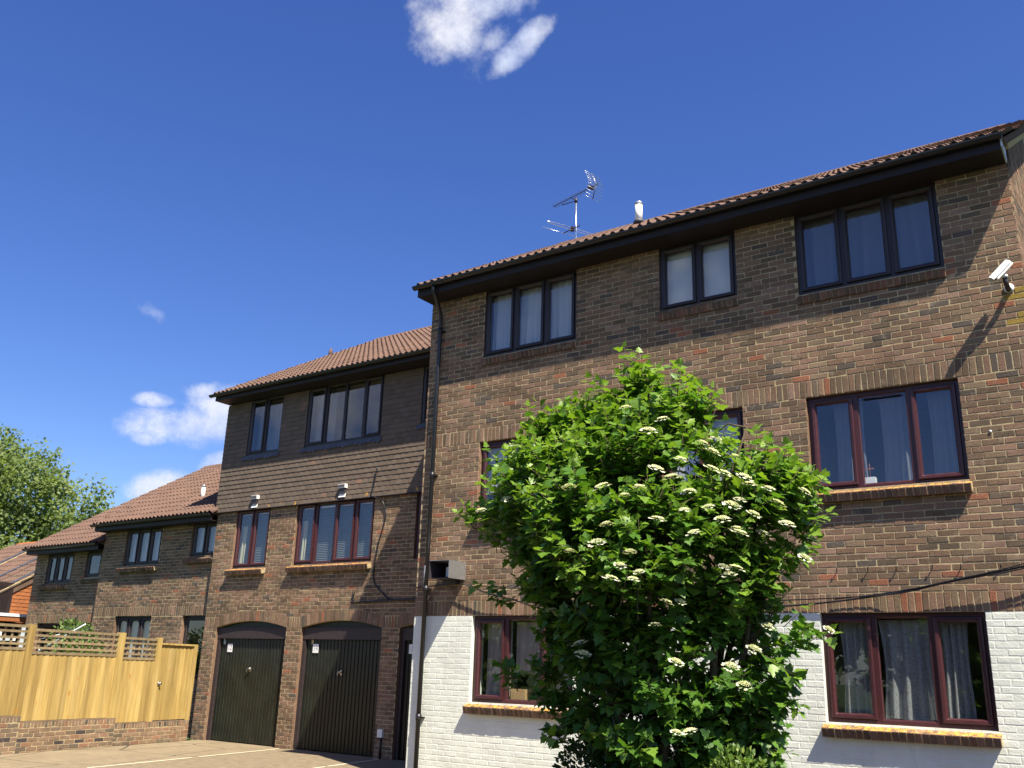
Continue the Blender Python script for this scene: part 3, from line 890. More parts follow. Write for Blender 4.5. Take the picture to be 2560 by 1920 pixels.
# hanging tiles
HT = {}
def htile(r, mat, wdt=.163, h=.150):
    b = MB(); n = 4; top = []; bot = []; lip = []
    for i in range(n + 1):
        u = i / n; k = 1 - (2 * u - 1) ** 2
        top.append((u * wdt, -.001, h)); bot.append((u * wdt, -.0150 - .0035 * k, -.0035 * k)); lip.append((u * wdt, -.004, -.0035 * k))
    vs = top + bot + lip; q = n + 1
    fs = [(q + i, q + i + 1, i + 1, i) for i in range(n)] + [(2 * q + i, 2 * q + i + 1, q + i + 1, q + i) for i in range(n)] + [(0, q, 2 * q), (n, 2 * q + n, q + n)]
    b.add(vs, fs, r); return b.mesh('hanging_tile', mat)
def hang_tiles(parent, x0, x1, z0, z1, y, holes, mat, mp=None, n_obj=300, kick=0., clip=None):
    gauge, wd = .1045, .165
    var = [htile((i + .5) / 10, mat) for i in range(10)]
    it = []
    rows = int((z1 - z0) / gauge)
    for j in range(rows):
        z = z0 + j * gauge; x = x0 - (j % 2) * wd / 2
        while x < x1 - .01:
            a, b = max(x, x0), min(x + wd - .002, x1)
            if not any(min(b, h[1]) - max(a, h[0]) > .01 and min(z + gauge, h[3]) - max(z, h[2]) > .03 for h in holes):
                if clip is None or clip(a, z): it.append((a, b, z, j))
            else:
                for h in holes:      # cut tiles at window jambs
                    if min(z + gauge, h[3]) - max(z, h[2]) > .03:
                        if a < h[0] - .03 < b: it.append((a, h[0], z, j))
                        if a < h[1] + .03 < b: it.append((h[1], b, z, j))
            x += wd
    kk = lambda j: -kick * max(0, 1 - j / 4.) ** 1.5
    cen = [(mp(a, 0, z) if mp else (a, y, z)) for a, b, z, j in it]
    sel = pick(cen, n_obj); rest = MB()
    for q, (a, b, z, j) in enumerate(it):
        me = random.choice(var); sx = (b - a) / .163
        if q in sel and mp is None:
            o = link('hanging_tile', me, parent, loc=(a, y + kk(j) + jit(.002), z + jit(.002))); o.scale = (sx, 1, 1); o.rotation_euler = (0, jit(.006), 0)
        else:
            f = mp or face_y(y); r = random.random()
            rest.add([f(a + v.co.x * sx, v.co.y + kk(j), z + v.co.z) for v in me.vertices], [tuple(p.vertices) for p in me.polygons], r)
    if rest.v: rest.build('hung_tiles_beyond', mat, parent, kind='stuff')
hang_tiles(upw, XG - .06, -9.55, 4.83, 7.40, GY - .018, [(a - .0, b + .0, c - .05, d) for a, b, c, d in uh], 'hang', kick=.012)
em = MB(); em.box((XG - .05, GY - .075, 4.815), (-9.55, GY + .0, 4.829)); em.build('tilting_fillet', 'fascia', upw)
for k in ('U1', 'U2', 'U3'):
    lt = {'U1': [(1, 1), (1, 0)], 'U2': [(1, 1), (1, 0), (1, 0), (.95, 1)], 'U3': [(1, 1), (1, 1)]}[k]
    window(gar, *GW[k], GY, lt, 'brown', -.012)
    x0, x1, z0, _ = GW[k]
    b = MB(); n = int((x1 - x0 + .16) / .12); st = (x1 - x0 + .12) / n
    for i in range(n):                     # lead apron dressed over the tiles
        xa = x0 - .09 + i * st; zz = .012 * math.sin(i * 1.7)
        b.add([(xa, GY - .030, z0 + .0), (xa + st, GY - .030, z0), (xa + st, GY - .062, z0 - .10 + zz), (xa + st * .5, GY - .066, z0 - .125 + zz), (xa, GY - .062, z0 - .10 + zz)], [(0, 1, 2, 3, 4)])
        b.add([(xa, GY - .062, z0 - .10 + zz), (xa + st * .5, GY - .066, z0 - .125 + zz), (xa + st, GY - .062, z0 - .10 + zz), (xa + st, GY - .02, z0 - .10), (xa, GY - .02, z0 - .10)], [(0, 1, 2, 3, 4)])
    b.build('lead_apron', 'lead', gar)
L2 = [(1, 1), (1, 1)]
window(gar, *GW['M1'], GY, L2, 'maroon', .05); window(gar, *GW['M2'], GY, [(1, 1), (1.05, 0), (1.05, 1), (1, 1)], 'maroon', .05); window(gar, *GW['M3'], GY, L2, 'maroon', .05)
for k in ('M1', 'M2'): sill(gar, GW[k][0] - .05, GW[k][1] + .03, 3.565, GY, 'sill', .135)
# eave
em = MB(); em.box((XG - .05, GY - .415, 7.395), (-9.56, GY + .006, 7.409)); em.build('soffit', 'fascia', gar)
em = MB(); em.box((XG - .052, GY - .432, 7.392), (-9.56, GY - .4155, 7.53)); em.build('fascia_board', 'fascia', gar)
em = MB(); em.prism([(XG - .056, GY - .415, 7.41), (XG - .056, GY + .01, 7.41), (XG - .056, GY + .01, 7.70), (XG - .056, GY - .415, 7.52)], (.02, 0, 0)); em.build('eave_end', 'trellis', gar)
gutter(gar, XG - .16, -9.62, GY - .495, 7.53)
roof(gar, XG - .09, -9.62, GY - .48, 7.53, P2, (7.1 - GY + .48) / math.cos(R(P2)), 'tile', back=7.4)
b = MB(); b.tube([(XG - .02, 5.3, 9.5), (XG - .02, 5.3, 9.68), (XG - .02, 5.33, 9.76)], [.06, .05, .015], 8); b.build('vent_terminal', 'tile', gar)
# boiler vents on the tile hanging
for x, z in ((-16.32, 5.085), (-13.64, 5.11)):
    b = MB(); b.box((x - .10, GY - .105, z - .04), (x + .10, GY - .03, z + .042)); vo = b.build('flue_vent', 'whiteplastic', gar)
    for i in range(7):
        b = MB(); b.box((x - .090 + i * .026, GY - .110, z - .030), (x - .074 + i * .026, GY - .1055, z + .032)); b.build('grille_bar', 'darkmetal', vo)
    b = MB(); b.box((x - .08, GY - .085, z - .145), (x + .08, GY - .03, z - .0405)); b.build('vent_neck', 'darkmetal', vo)
    b = MB(); b.add([(x - .09, GY - .05, z - .146), (x + .09, GY - .05, z - .146), (x + .10, GY - .075, z - .225), (x - .10, GY - .075, z - .225)], [(0, 1, 2, 3)])
    b.box((x - .10, GY - .078, z - .229), (x + .10, GY - .07, z - .222)); b.build('lead_tray', 'whiteplastic', vo)
# garage doors
for gi, (a, b_) in enumerate(GD):
    f = MB()
    f.box((a + .002, GY + .07, -.05), (a + .085, GY + .17, 2.075)); f.box((b_ - .085, GY + .07, -.05), (b_ - .002, GY + .17, 2.075)); f.box((a + .002, GY + .06, 2.076), (b_ - .002, GY + .17, 2.275))
    f.box((a + .002, GY + .05, 2.276), (b_ - .002, GY + .17, 2.30))
    f.build('garage_frame', 'frame', gar)
    ap = MB(); pts = [(a + .002, GY + .10, 2.301)] + [(x, GY + .10, arc(x, a, b_, ZS, ZC) - .001) for x in np.linspace(a + .002, b_ - .002, 17)] + [(b_ - .002, GY + .10, 2.301)]
    ap.prism(pts, (0, .03, 0)); ap.build('arch_panel', 'green', gar)
    d = MB(); x = a + .087; n = 21; st = (b_ - a - .174) / n
    d.box((x, GY + .135, .012), (b_ - .087, GY + .16, 2.07))
    dr = d.build('garage_door', 'green', gar)
    for i in range(n):
        d = MB(); xa = x + i * st; y0 = GY + .134
        d.loops([[(xa + p, y0 - q, z) for p, q in ((.006, 0), (.016, .016), (st - .016, .016), (st - .006, 0))] for z in (.015, 2.066)], cap0=True, cap1=True)
        d.build('door_rib', 'green', dr)
    cx = (a + b_) / 2
    d = MB(); d.box((cx - .022, GY + .110, 1.41), (cx + .03, GY + .117, 1.50)); d.tube([(cx, GY + .117, 1.455), (cx, GY + .075, 1.455)], .012, 8); d.tube([(cx - .05, GY + .075, 1.47), (cx + .04, GY + .075, 1.47)], .013, 8); d.tube([(cx - .05, GY + .075, 1.475), (cx - .055, GY + .08, 1.40)], .010, 8); d.build('handle', 'chrome', dr)
for x, z, t in ((-17.0, 2.0, 0), (-14.30, 2.03, 1)):
    d = MB(); d.box((x - .03, GY + .112, z - .045), (x + .03, GY + .117, z + .035)); d.tube([(x, GY + .112, z + .06), (x, GY + .09, z + .06)], .018, 8); d.build('padlock_plate', 'galv' if t == 0 else 'bedding', gar)
# number plates
def sign(txt, x, z, label):
    s = MB(); s.box((x - .078, GY + .104, z - .085), (x + .078, GY + .109, z + .085))
    so_ = s.build('number_sign', 'whiteplastic', None, label=label, cat='sign', group='white number plates on the garage doors')
    cu = bpy.data.curves.new('digits', 'FONT'); cu.body = txt; cu.size = .135; cu.align_x = 'CENTER'; cu.align_y = 'CENTER'; cu.extrude = .0008
    tmp = bpy.data.objects.new('tmp', cu); scn.collection.objects.link(tmp)
    me = bpy.data.meshes.new_from_object(tmp.evaluated_get(bpy.context.evaluated_depsgraph_get())); bpy.data.objects.remove(tmp)
    me.materials.clear(); me.materials.append(M['text'])
    o = link('digits', me, so_, loc=(x, GY + .1030, z)); o.rotation_euler = (R(90), 0, 0)
sign('12', -16.80, 1.88, 'small white number plate reading 12 on the left garage door')
sign('14', -14.19, 1.90, 'small white number plate reading 14 on the middle garage door')
sign('1', -11.66, 1.92, 'white number plate on the dark garage door half hidden by the white wall')
b = MB(); b.box((-12.25, GY - .05, .36), (-12.13, GY - .004, .50)); mo = b.build('meter_box', 'whiteplastic', None, label='small white junction box low on the pier beside the tall block', cat='junction box')
b = MB(); b.tube([(-12.17, GY - .025, .36), (-12.17, GY - .025, 0)], .02, 8); b.build('conduit', 'black', mo)
# dark conduit boards beside the tall block
def cable(name, pts, rad, label, cat='cable', mat='black', n=6, sub=6):
    P_ = [Vector(p) for p in pts]; o = []
    for i in range(len(P_) - 1):
        p0, p1, p2, p3 = P_[max(i - 1, 0)], P_[i], P_[i + 1], P_[min(i + 2, len(P_) - 1)]
        for k in range(sub):
            t = k / sub
            o.append(.5 * (2 * p1 + (p2 - p0) * t + (2 * p0 - 5 * p1 + 4 * p2 - p3) * t * t + (3 * p1 - p0 - 3 * p2 + p3) * t ** 3))
    o.append(P_[-1]); b = MB(); b.tube(o, rad, n); return b.build(name, mat, None, label=label, cat=cat)
cable('drop_cable', [(-12.72, GY - .07, 5.42), (-12.76, GY - .075, 5.12), (-12.80, GY - .085, 4.87), (-12.70, GY - .07, 4.80), (-12.54, GY - .04, 4.72), (-12.47, GY - .02, 4.55), (-12.45, GY - .02, 4.36), (-12.59, GY - .02, 3.86), (-12.66, GY - .02, 3.29), (-12.54, GY - .02, 3.06), (-12.22, GY - .02, 2.82)], .014, 'black cable hanging down the brick beside the four light window', sub=5)
cable('wall_cable', [(-13.15, GY - .02, 2.96), (-13.15, GY - .02, 2.80), (-13.10, GY - .02, 2.775), (-12.2, GY - .02, 2.80), (-11.5, GY - .02, 2.815), (-10.2, GY - .02, 2.83)], .020, 'black cable running level across the brick above the middle garage arch')

# ------------------------------------------------------------------ lower terraced houses
def low_house(name, label, x0, x1, y, ze, pitch, wins, gf, sold, ov, slope, zsoff):
    h = thing(name, label, 'house', (0, 0, 0)); f = face_y(y)
    hs = wins + gf
    wm = MB(); wall_mesh(wm, x0 + .003, x1, -.1, zsoff + .02, hs, f, jm=1); wl = wm.build('wall', ['mortar', 'brick'], h)
    br = courses(x0, x1, .01, sold - .006, hs, phase=.03) + courses(x0, x1, sold + .225, zsoff, hs)
    place_bricks(br, f, wl, 'brick', n=300)
    place_bricks(soldiers(x0, x1, sold, sold + .22), f, wl, 'brick', 'soldier_brick', 'soldier_course', 100)
    sm2 = MB()
    for xx in (x0 + .004, x1 - .26): sm2.prism([(xx, y + .301, -.1), (xx, y + 9, -.1), (xx, y + 9, zsoff), (xx, y + 4.7, zsoff + 4.7 * math.tan(R(pitch)) - .1), (xx, y + .301, zsoff + .1)], (.25, 0, 0))
    sm2.box((x0 + .26, y + 8.75, -.1), (x1 - .26, y + 9, zsoff)); sm2.build('end_wall', 'mortar', h)
    for z in (sold + .2, zsoff):
        fm = MB(); fm.box((x0 + .27, y + .31, z), (x1 - .27, y + 8.7, z + .06)); fm.build('floor_slab', 'room', h)
    fm = MB(); fm.box((x0 + .27, y + 2.5, -.05), (x1 - .27, y + 2.6, zsoff - .01)); fm.build('partition', 'room', h)
    em = MB(); em.box((x0 - .02, y - ov + .11, zsoff - .012), (x1 - .02, y + .006, zsoff)); em.build('soffit', 'fascia', h)
    em = MB(); em.box((x0 - .022, y - ov + .09, zsoff - .014), (x1 - .02, y - ov + .1095, zsoff + .15)); em.build('fascia_board', 'fascia', h)
    em = MB(); em.prism([(x0 - .02, y - ov + .11, zsoff + .001), (x0 - .02, y, zsoff + .001), (x0 - .02, y, zsoff + .3), (x0 - .02, y - ov + .11, zsoff + .15)], (.018, 0, 0)); em.build('eave_end', 'fascia', h)
    gutter(h, x0 - .08, x1 - .02, y - ov + .03, zsoff + .14)
    ro = roof(h, x0 - .06, x1 - .0, y - ov + .04, zsoff + .15, pitch, slope, 'tile', back=zsoff)
    return h
hC = low_house('terraced_house', 'two storey brick house with white roof pipe joined to the garage block', -22.22, XG, 2.45, 4.8, 30.5,
               [(-21.28, -19.84, 3.775, 4.70), (-18.68, -17.72, 3.90, 4.70)], [(-21.27, -19.81, 1.3, 2.57), (-18.63, -17.8, 1.2, 2.57)], 2.57, .40, 6.8, 4.665)
window(hC, -21.28, -19.84, 3.775, 4.70, 2.45, L3c, 'brown', .05, arched=True); window(hC, -18.68, -17.72, 3.90, 4.70, 2.45, L2, 'brown', .05, arched=True)
window(hC, -21.27, -19.81, 1.3, 2.57, 2.45, L3c, 'frame', .09, arched=True); window(hC, -18.63, -17.8, 1.2, 2.57, 2.45, [(1, 1)], 'brown', .09)
sill(hC, -21.36, -19.82, 3.775, 2.45, 'sill_dull', .13); sill(hC, -18.76, -17.7, 3.90, 2.45, 'sill_dull', .13)
flue(hC, -19.55, 3.25, 5.42, .36, .052)
hD = low_house('terraced_house', 'lowest brick house with terracotta roof, second from the garages behind the trellis', -25.64, -22.23, 2.62, 4.38, 31,
               [(-25.06, -23.81, 3.45, 4.27), (-23.2, -22.52, 3.57, 4.27)], [(-25.04, -22.5, 1.0, 2.42)], 2.42, .40, 6.4, 4.24)
window(hD, -25.06, -23.81, 3.45, 4.235, 2.62, L3c, 'brown', .05); window(hD, -23.2, -22.52, 3.57, 4.235, 2.62, [(1, 1)], 'brown', .05)
window(hD, -25.04, -22.5, 1.0, 2.42, 2.62, [(1, 1), (1, 0), (1, 1)], 'brown', .09)
sill(hD, -25.16, -23.83, 3.45, 2.62, 'sill_dull', .13); sill(hD, -23.26, -22.50, 3.57, 2.62, 'sill_dull', .07)

# tile-hung stepped house beyond
hE = thing('tile_hung_house', 'orange tile hung house with stepped roofs at the far left edge', 'house', (0, 0, 0))
for i, (x0, x1, dz) in enumerate(((-28.4, -27.0, 0.), (-30.2, -28.4, .05), (-32.5, -30.2, .08))):
    k = .63; y0 = .6; z0 = 3.24 + (y0 - 2.46) * k + dz
    b = MB(); b.prism([(x1 - .02, y0, 0), (x1 - .02, 9, 0), (x1 - .02, 9, z0 + 4.2 * k), (x1 - .02, y0 + 5, z0 + 5 * k), (x1 - .02, y0, z0)], (x0 - x1 + .03, 0, 0)); wl = b.build('wall', 'hang_or', hE)
    hang_tiles(wl, y0, y0 + 5, 2.6, z0 + 5 * k, 0, [], 'hang_or', mp=lambda u, d, w_, X=x1 - .02: (X - d, u, w_), clip=lambda a, z, Z=z0: z + .11 < Z + (a - y0) * k)
    ro = roof(hE, x0, x1 + .05, y0 - .25, z0 - .14, math.degrees(math.atan(k)), 5.6, 'tile' if i else 'tile_dk', n_obj=40, back=2.6, ridge=False)
    s_ = Vector((0, 1, k)).normalized(); n_ = Vector((0, -s_.z, s_.y)); c0 = Vector((x1 + .03, y0, z0)) + s_ * 2.6
    b = MB(); b.obox(c0 + n_ * .02, (.03, 0, 0), s_ * 2.9, n_ * .03); b.build('verge_bedding', 'bedding', ro)
    for q in range(28):
        b = MB(); b.obox(c0 + n_ * .085 + s_ * (-2.8 + q * .2) + Vector((-.10, 0, 0)), (.075, 0, 0), s_ * .095, n_ * .014, .5); b.build('lead_step', 'lead', ro)
b = MB(); b.box((-27.005, 1.6, 2.66), (-26.96, 2.82, 3.55)); wo = b.build('window', 'brown', hE); b = MB(); b.box((-26.959, 1.7, 2.74), (-26.955, 2.72, 3.45)); b.build('pane', 'glass', wo)
b = MB(); b.box((-27.0, 1.2, 2.60), (-26.2, 3.0, 2.68)); b.build('porch_roof', 'steel', hE)
b = MB(); b.box((-26.98, 1.22, 2.47), (-26.22, 2.98, 2.599)); b.build('porch_fascia', 'hang_or', hE)
b = MB(); b.box((-27.0, 1.3, 0), (-26.9, 3.2, 2.46)); b.build('porch_shade', 'fascia', hE)  # dark sheet stands for the shade in the recess under the porch roof

# ------------------------------------------------------------------ curtains, blinds and things on sills
wi = WIN
curtain('net_curtain', 'white net curtain in the upper left window nearest the drainpipe', 'sheer', -8.42, -6.82, ZTs + .06, ZE - .08, .155, .022, 11)
for nm, x0, x1, lb in (('blind', -5.34, -4.82, 'grey white roller blind in left half of the upper two light window'), ('blind', -4.78, -4.26, 'white roller blind in right half of the upper two light window')):
    b = MB(); b.box((x0, .135, ZT2 + .05), (x1, .14, ZE - .08)); b.build(nm, 'blind', None, label=lb, cat='blind', group='curtains and blinds behind the windows')
curtain('net_curtain', 'thin bluish net curtain in the big top right window', 'sheer_thin', -3.34, -1.70, ZTs + .05, ZE - .08, .20, .03, 8)
for x0, x1, lb in ((-3.10, -2.80, 'white curtain panel in left light of the first floor right window'), (-2.55, -2.25, 'white curtain panel in centre of the first floor right window'), (-2.0, -1.72, 'white curtain panel in right light of the first floor right window')):
    curtain('net_curtain', lb, 'sheer_thin', x0 - .03, x1 + .03, ZMs + .05, ZM - .08, .24, .02, 4, gather=.15)
b = MB(); b.box((-8.42, .18, ZMs + .40), (-6.82, .185, ZM - .08)); b.build('blind', 'sheer', None, label='pale roller blind half drawn in first floor window behind the bush', cat='blind', group='curtains and blinds behind the windows')
b = MB(); b.box((-5.3, .18, ZMs + .05), (-4.3, .185, ZM - .08)); b.build('blind', 'blind', None, label='white blind in the small first floor window above the bush', cat='blind', group='curtains and blinds behind the windows')
curtain('drape', 'brownish drape in left light of ground floor window beside the bush', 'drape', -8.36, -7.92, ZGs + .06, ZG - .08, .24, .03, 4)
curtain('drape', 'brownish drape behind centre light of ground floor window beside the bush', 'drape', -7.86, -7.34, ZGs + .42, ZG - .08, .26, .02, 4)
curtain('drape', 'brownish drape in the ground floor window right light half behind leaves', 'drape', -7.28, -6.84, ZGs + .2, ZG - .08, .25, .03, 4)
for x0, x1, lb, ga in ((-3.25, -2.86, 'lace curtain in left light of the ground floor right window', .3), (-2.80, -2.2, 'gathered lace curtain in centre of the ground floor right window', .25), (-2.18, -1.86, 'lace curtain in right light of the ground floor right window', .3)):
    curtain('lace_curtain', lb, 'lace', x0, x1, ZGs + .05, ZG - .07, .22, .04, 4, gather=ga)
curtain('net_curtain', 'thin net curtain in left light of the wide tile hung window', 'sheer_thin', -14.9, -14.3, 6.15, 7.3, GY + .2, .02, 5)
curtain('net_curtain', 'thin net curtain in the narrow tile hung window', 'sheer_thin', -16.8, -15.85, 6.15, 7.3, GY + .2, .02, 5)
def venetian(x0, x1, z0, z1, y, label):
    b = MB(); z = z0; k = 0
    v = thing('venetian_blind', label, 'blind', (0, 0, 0), 'curtains and blinds behind the windows')
    me = None
    n = int((z1 - z0) / .036)
    b.add([], [])
    for i in range(n):
        zz = z0 + i * .036; b.obox(((x0 + x1) / 2, y, zz), ((x1 - x0) / 2, 0, 0), (0, .013, .011), (0, .0004, -.0005), random.random())
    b.build('slats', 'venetian', v, kind='stuff')
    b = MB(); b.box((x0, y - .02, z1 - .01), (x1, y + .02, z1 + .02)); b.build('head_rail', 'whiteplastic', v)
venetian(-14.95, -12.84, 3.66, 4.76, GY + .18, 'grey venetian blind behind the four light maroon window')
venetian(-16.90, -15.90, 3.66, 4.76, GY + .18, 'grey venetian blind behind the two light maroon window')
curtain('cream_curtain', 'cream curtain edge at left of the two light maroon window', 'cream', -16.90, -16.72, 3.64, 4.5, GY + .15, .02, 2)
curtain('cream_curtain', 'cream curtain edge at left of the four light maroon window', 'cream', -14.95, -14.80, 3.64, 4.5, GY + .15, .02, 2)
curtain('net_curtain', 'white net curtain in upper window of the house with roof pipe', 'sheer', -21.24, -19.9, 3.84, 4.64, 2.45 + .17, .02, 10)
curtain('net_curtain', 'white net curtain in small upper window against the garage block', 'sheer', -18.64, -17.9, 3.95, 4.62, 2.45 + .17, .02, 5)
curtain('net_curtain', 'white net curtain in downstairs window above the trellis', 'sheer', -21.2, -19.9, 1.35, 2.5, 2.45 + .20, .02, 8)
curtain('net_curtain', 'pale green curtain in upper window of the lowest brick house', 'sheer_thin', -25.0, -23.87, 3.5, 4.2, 2.62 + .17, .02, 8)
b = MB(); b.box((-7.86, .15, ZGs + .05), (-7.62, .30, ZGs + .20)); b.build('carton', 'carton', None, label='small cardboard carton on the sill inside the ground floor window', cat='box')
b = MB(); b.box((-2.80, .15, ZMs + .05), (-2.68, .24, ZMs + .15)); bo = b.build('white_box', 'whiteplastic', None, label='small white box with a stick on the first floor right window sill', cat='box')
b = MB(); b.tube([(-2.74, .19, ZMs + .15), (-2.74, .19, ZMs + .32)], .004, 5); b.box((-2.79, .188, ZMs + .25), (-2.69, .192, ZMs + .265)); b.build('stick', 'hang_or', bo)

# ------------------------------------------------------------------ floodlight hood, security camera, cables, aerials
fl = thing('floodlight_hood', 'galvanised metal floodlight hood on the corner above the white wall', 'floodlight', (0, 0, 0))
b = MB(); x0, x1, y0, z0, z1 = -9.02, -8.64, -.41, 2.87, 3.13; th = .006
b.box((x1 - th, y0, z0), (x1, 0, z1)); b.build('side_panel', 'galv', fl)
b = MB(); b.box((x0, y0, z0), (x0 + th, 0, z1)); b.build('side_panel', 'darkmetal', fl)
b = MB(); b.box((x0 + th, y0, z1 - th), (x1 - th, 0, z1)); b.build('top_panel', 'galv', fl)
b = MB(); b.box((x0 + th, -.02, z0), (x1 - th, -.001, z1 - th)); b.build('back_panel', 'darkmetal', fl)  # inner panels darker than the hood: shade inside it put into their colour
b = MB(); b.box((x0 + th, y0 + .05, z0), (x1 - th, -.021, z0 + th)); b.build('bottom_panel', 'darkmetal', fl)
b = MB(); b.loops([[(cx_, -.10 + yy, zz) for cx_, zz in ((-8.88, 2.90), (-8.68, 2.90), (-8.68, 3.06), (-8.88, 3.06))] for yy in (0, -.08)] , cap0=True, cap1=True); lo = b.build('lamp', 'frame', fl)
b = MB(); b.box((-8.87, -.186, 2.91), (-8.69, -.1805, 3.05)); b.build('lamp_glass', 'steel', lo)
b = MB(); b.box((x0 + .05, -.12, z0 - .06), (x1 - .1, -.001, z0 - .001)); b.build('bracket', 'darkmetal', fl)
cc = thing('security_camera', 'white security camera on a bracket at the top right of the wall', 'security camera', (0, 0, 0))
b = MB(); b.tube([(-1.0, .0, 5.94), (-1.0, -.015, 5.94)], .055, 14); b.build('wall_plate', 'whiteplastic', cc)
b = MB(); b.tube([(-1.0, -.01, 5.92), (-1.0, -.09, 5.90), (-1.005, -.17, 5.94), (-1.01, -.20, 6.0)], [.032, .03, .027, .026], 10); b.build('arm', 'darkmetal', cc)
b = MB(); b.tube([(-1.01, -.20, 6.0), (-1.01, -.205, 6.04)], [.04, .03], 12); b.build('joint', 'whiteplastic', cc)
A = Vector((-.962, -.205, 6.15)); B = Vector((-1.10, -.26, 5.995)); d_ = (B - A).normalized(); sd_ = d_.cross(Vector((0, 0, 1))).normalized(); up_ = sd_.cross(d_)
b = MB(); hull = ((-.042, -.04), (.042, -.04), (.046, .022), (.018, .043), (-.018, .043), (-.046, .022))
b.loops([[A + d_ * t + sd_ * p * k + up_ * q * k for p, q in hull] for t, k in ((-.03, .9), (0, 1), ((B - A).length, 1), ((B - A).length + .01, .95))], cap0=True, cap1=True); b.build('housing', 'whiteplastic', cc)
b = MB(); hood = ((-.056, -.01), (-.052, .028), (-.02, .052), (.02, .052), (.052, .028), (.056, -.01), (.050, -.01), (.047, .026), (.018, .047), (-.018, .047), (-.047, .026), (-.050, -.01))
b.loops([[A + d_ * t + sd_ * p + up_ * q for p, q in hood] for t in (-.02, (B - A).length + .05)], cap0=True, cap1=True); b.build('sun_shield', 'whiteplastic', cc)
b = MB(); L_ = (B - A).length + .011; b.tube([A + d_ * L_, A + d_ * (L_ + .006)], .028, 12); b.build('lens', 'black', cc)
cable('wall_cable', [(-.84, -.10, 2.92), (-1.21, -.11, 2.80), (-1.84, -.10, 2.69), (-2.46, -.085, 2.565), (-3.13, -.06, 2.48), (-3.79, -.04, 2.43), (-4.6, -.035, 2.40), (-5.6, -.035, 2.385), (-6.6, -.04, 2.40), (-7.25, -.05, 2.44), (-7.66, -.07, 2.55), (-8.15, -.09, 2.66), (-8.6, -.09, 2.80), (-9.1, -.04, 2.80), (-9.58, -.03, 2.78)], .011, 'thick black cable sagging across the wall behind the bush')
cable('wall_cable', [(-.84, -.13, 2.90), (-1.25, -.12, 2.77), (-1.9, -.11, 2.665), (-2.46, -.10, 2.55), (-3.0, -.07, 2.52), (-3.5, -.05, 2.505), (-4.2, -.04, 2.49), (-5.2, -.04, 2.46)], .007, 'thin black cable beside the thick one above the ground floor right window')
cable('wall_cable', [(-.84, -.115, 2.935), (-1.3, -.125, 2.80), (-1.9, -.12, 2.675), (-2.3, -.11, 2.60), (-2.7, -.05, 2.55), (-3.2, -.04, 2.50)], .006, 'thinnest black cable twisting over the other two at the right edge', sub=4)

ae = thing('television_aerial', 'television aerial and lower dipole on one mast at the roof ridge', 'aerial', (0, 0, 0))
b = MB(); b.tube([(-9.36, 4.3, 9.9), (-9.38, 4.3, 11.47)], .019, 8); b.build('mast', 'alu', ae)
f0, f1 = Vector((-9.89, 4.19, 11.35)), Vector((-8.58, 3.87, 11.38)); bd = (f1 - f0).normalized(); pr_ = bd.cross(Vector((0, 0, 1))).normalized()
b = MB(); b.tube([f0, f1], .009, 6); b.build('boom', 'darkmetal', ae)
for i in range(14):
    c0 = f0.lerp(f1, .02 + i * .055); l = .10 - .002 * i
    b = MB(); b.tube([c0 - pr_ * l, c0 + pr_ * l], .004, 5)
    b.tube([c0 - pr_ * .03 + Vector((0, 0, -.02)), c0 - pr_ * .03 + Vector((0, 0, .03))], .004, 4); b.build('element', 'darkmetal', ae)
c0 = f0.lerp(f1, .84); b = MB(); b.obox(c0, bd * .03, pr_ * .07, (0, 0, .03)); b.build('dipole_box', 'darkmetal', ae)
vx = f0.lerp(f1, .955)
for sgn in (1, -1):
    tip = vx + bd * (-.02 if sgn > 0 else .0) + Vector((0, 0, sgn * .30)) - bd * .10
    b = MB(); b.tube([vx, tip], .010, 6); b.build('reflector_arm', 'alu' if sgn > 0 else 'darkmetal', ae)
    for i in range(5):
        q = vx.lerp(tip, .1 + i * .22); b = MB(); b.tube([q - pr_ * .24, q + pr_ * .24], .0045, 5); b.build('reflector_rod', 'alu', ae)
b = MB(); b.tube([f0.lerp(f1, .40) , Vector((-9.38, 4.3, 11.40)), f0.lerp(f1, .2) + Vector((0, 0, -.07))], .010, 6); b.tube([Vector((-9.38, 4.3, 11.36)), Vector((-9.38, 4.3, 11.46))], .035, 8); b.build('clamp', 'darkmetal', ae)
g0, g1 = Vector((-9.72, 4.36, 10.74)), Vector((-9.30, 4.25, 10.74)); gd = Vector((.43, .9, 0)).normalized()
b = MB(); b.tube([g0, g1 + (g1 - g0) * .15], .012, 6); b.build('boom', 'darkmetal', ae)
c0 = g0.lerp(g1, .62); b = MB(); b.obox(c0, (.035, 0, 0), (0, .035, 0), (0, 0, .05)); b.build('dipole_box', 'darkmetal', ae)
dl = []
for k in range(25):
    t = k / 24 * 2 * math.pi; dl.append(c0 + gd * (.62 * max(-1, min(1, 1.25 * math.cos(t)))) + Vector((0, 0, .03 * math.sin(t))) )
b = MB(); b.tube(dl, .007, 5, cap=False); b.build('folded_dipole', 'alu', ae)
b = MB(); b.tube([g0 - gd * .55, g0 + gd * .55], .006, 5); b.build('element', 'alu', ae)

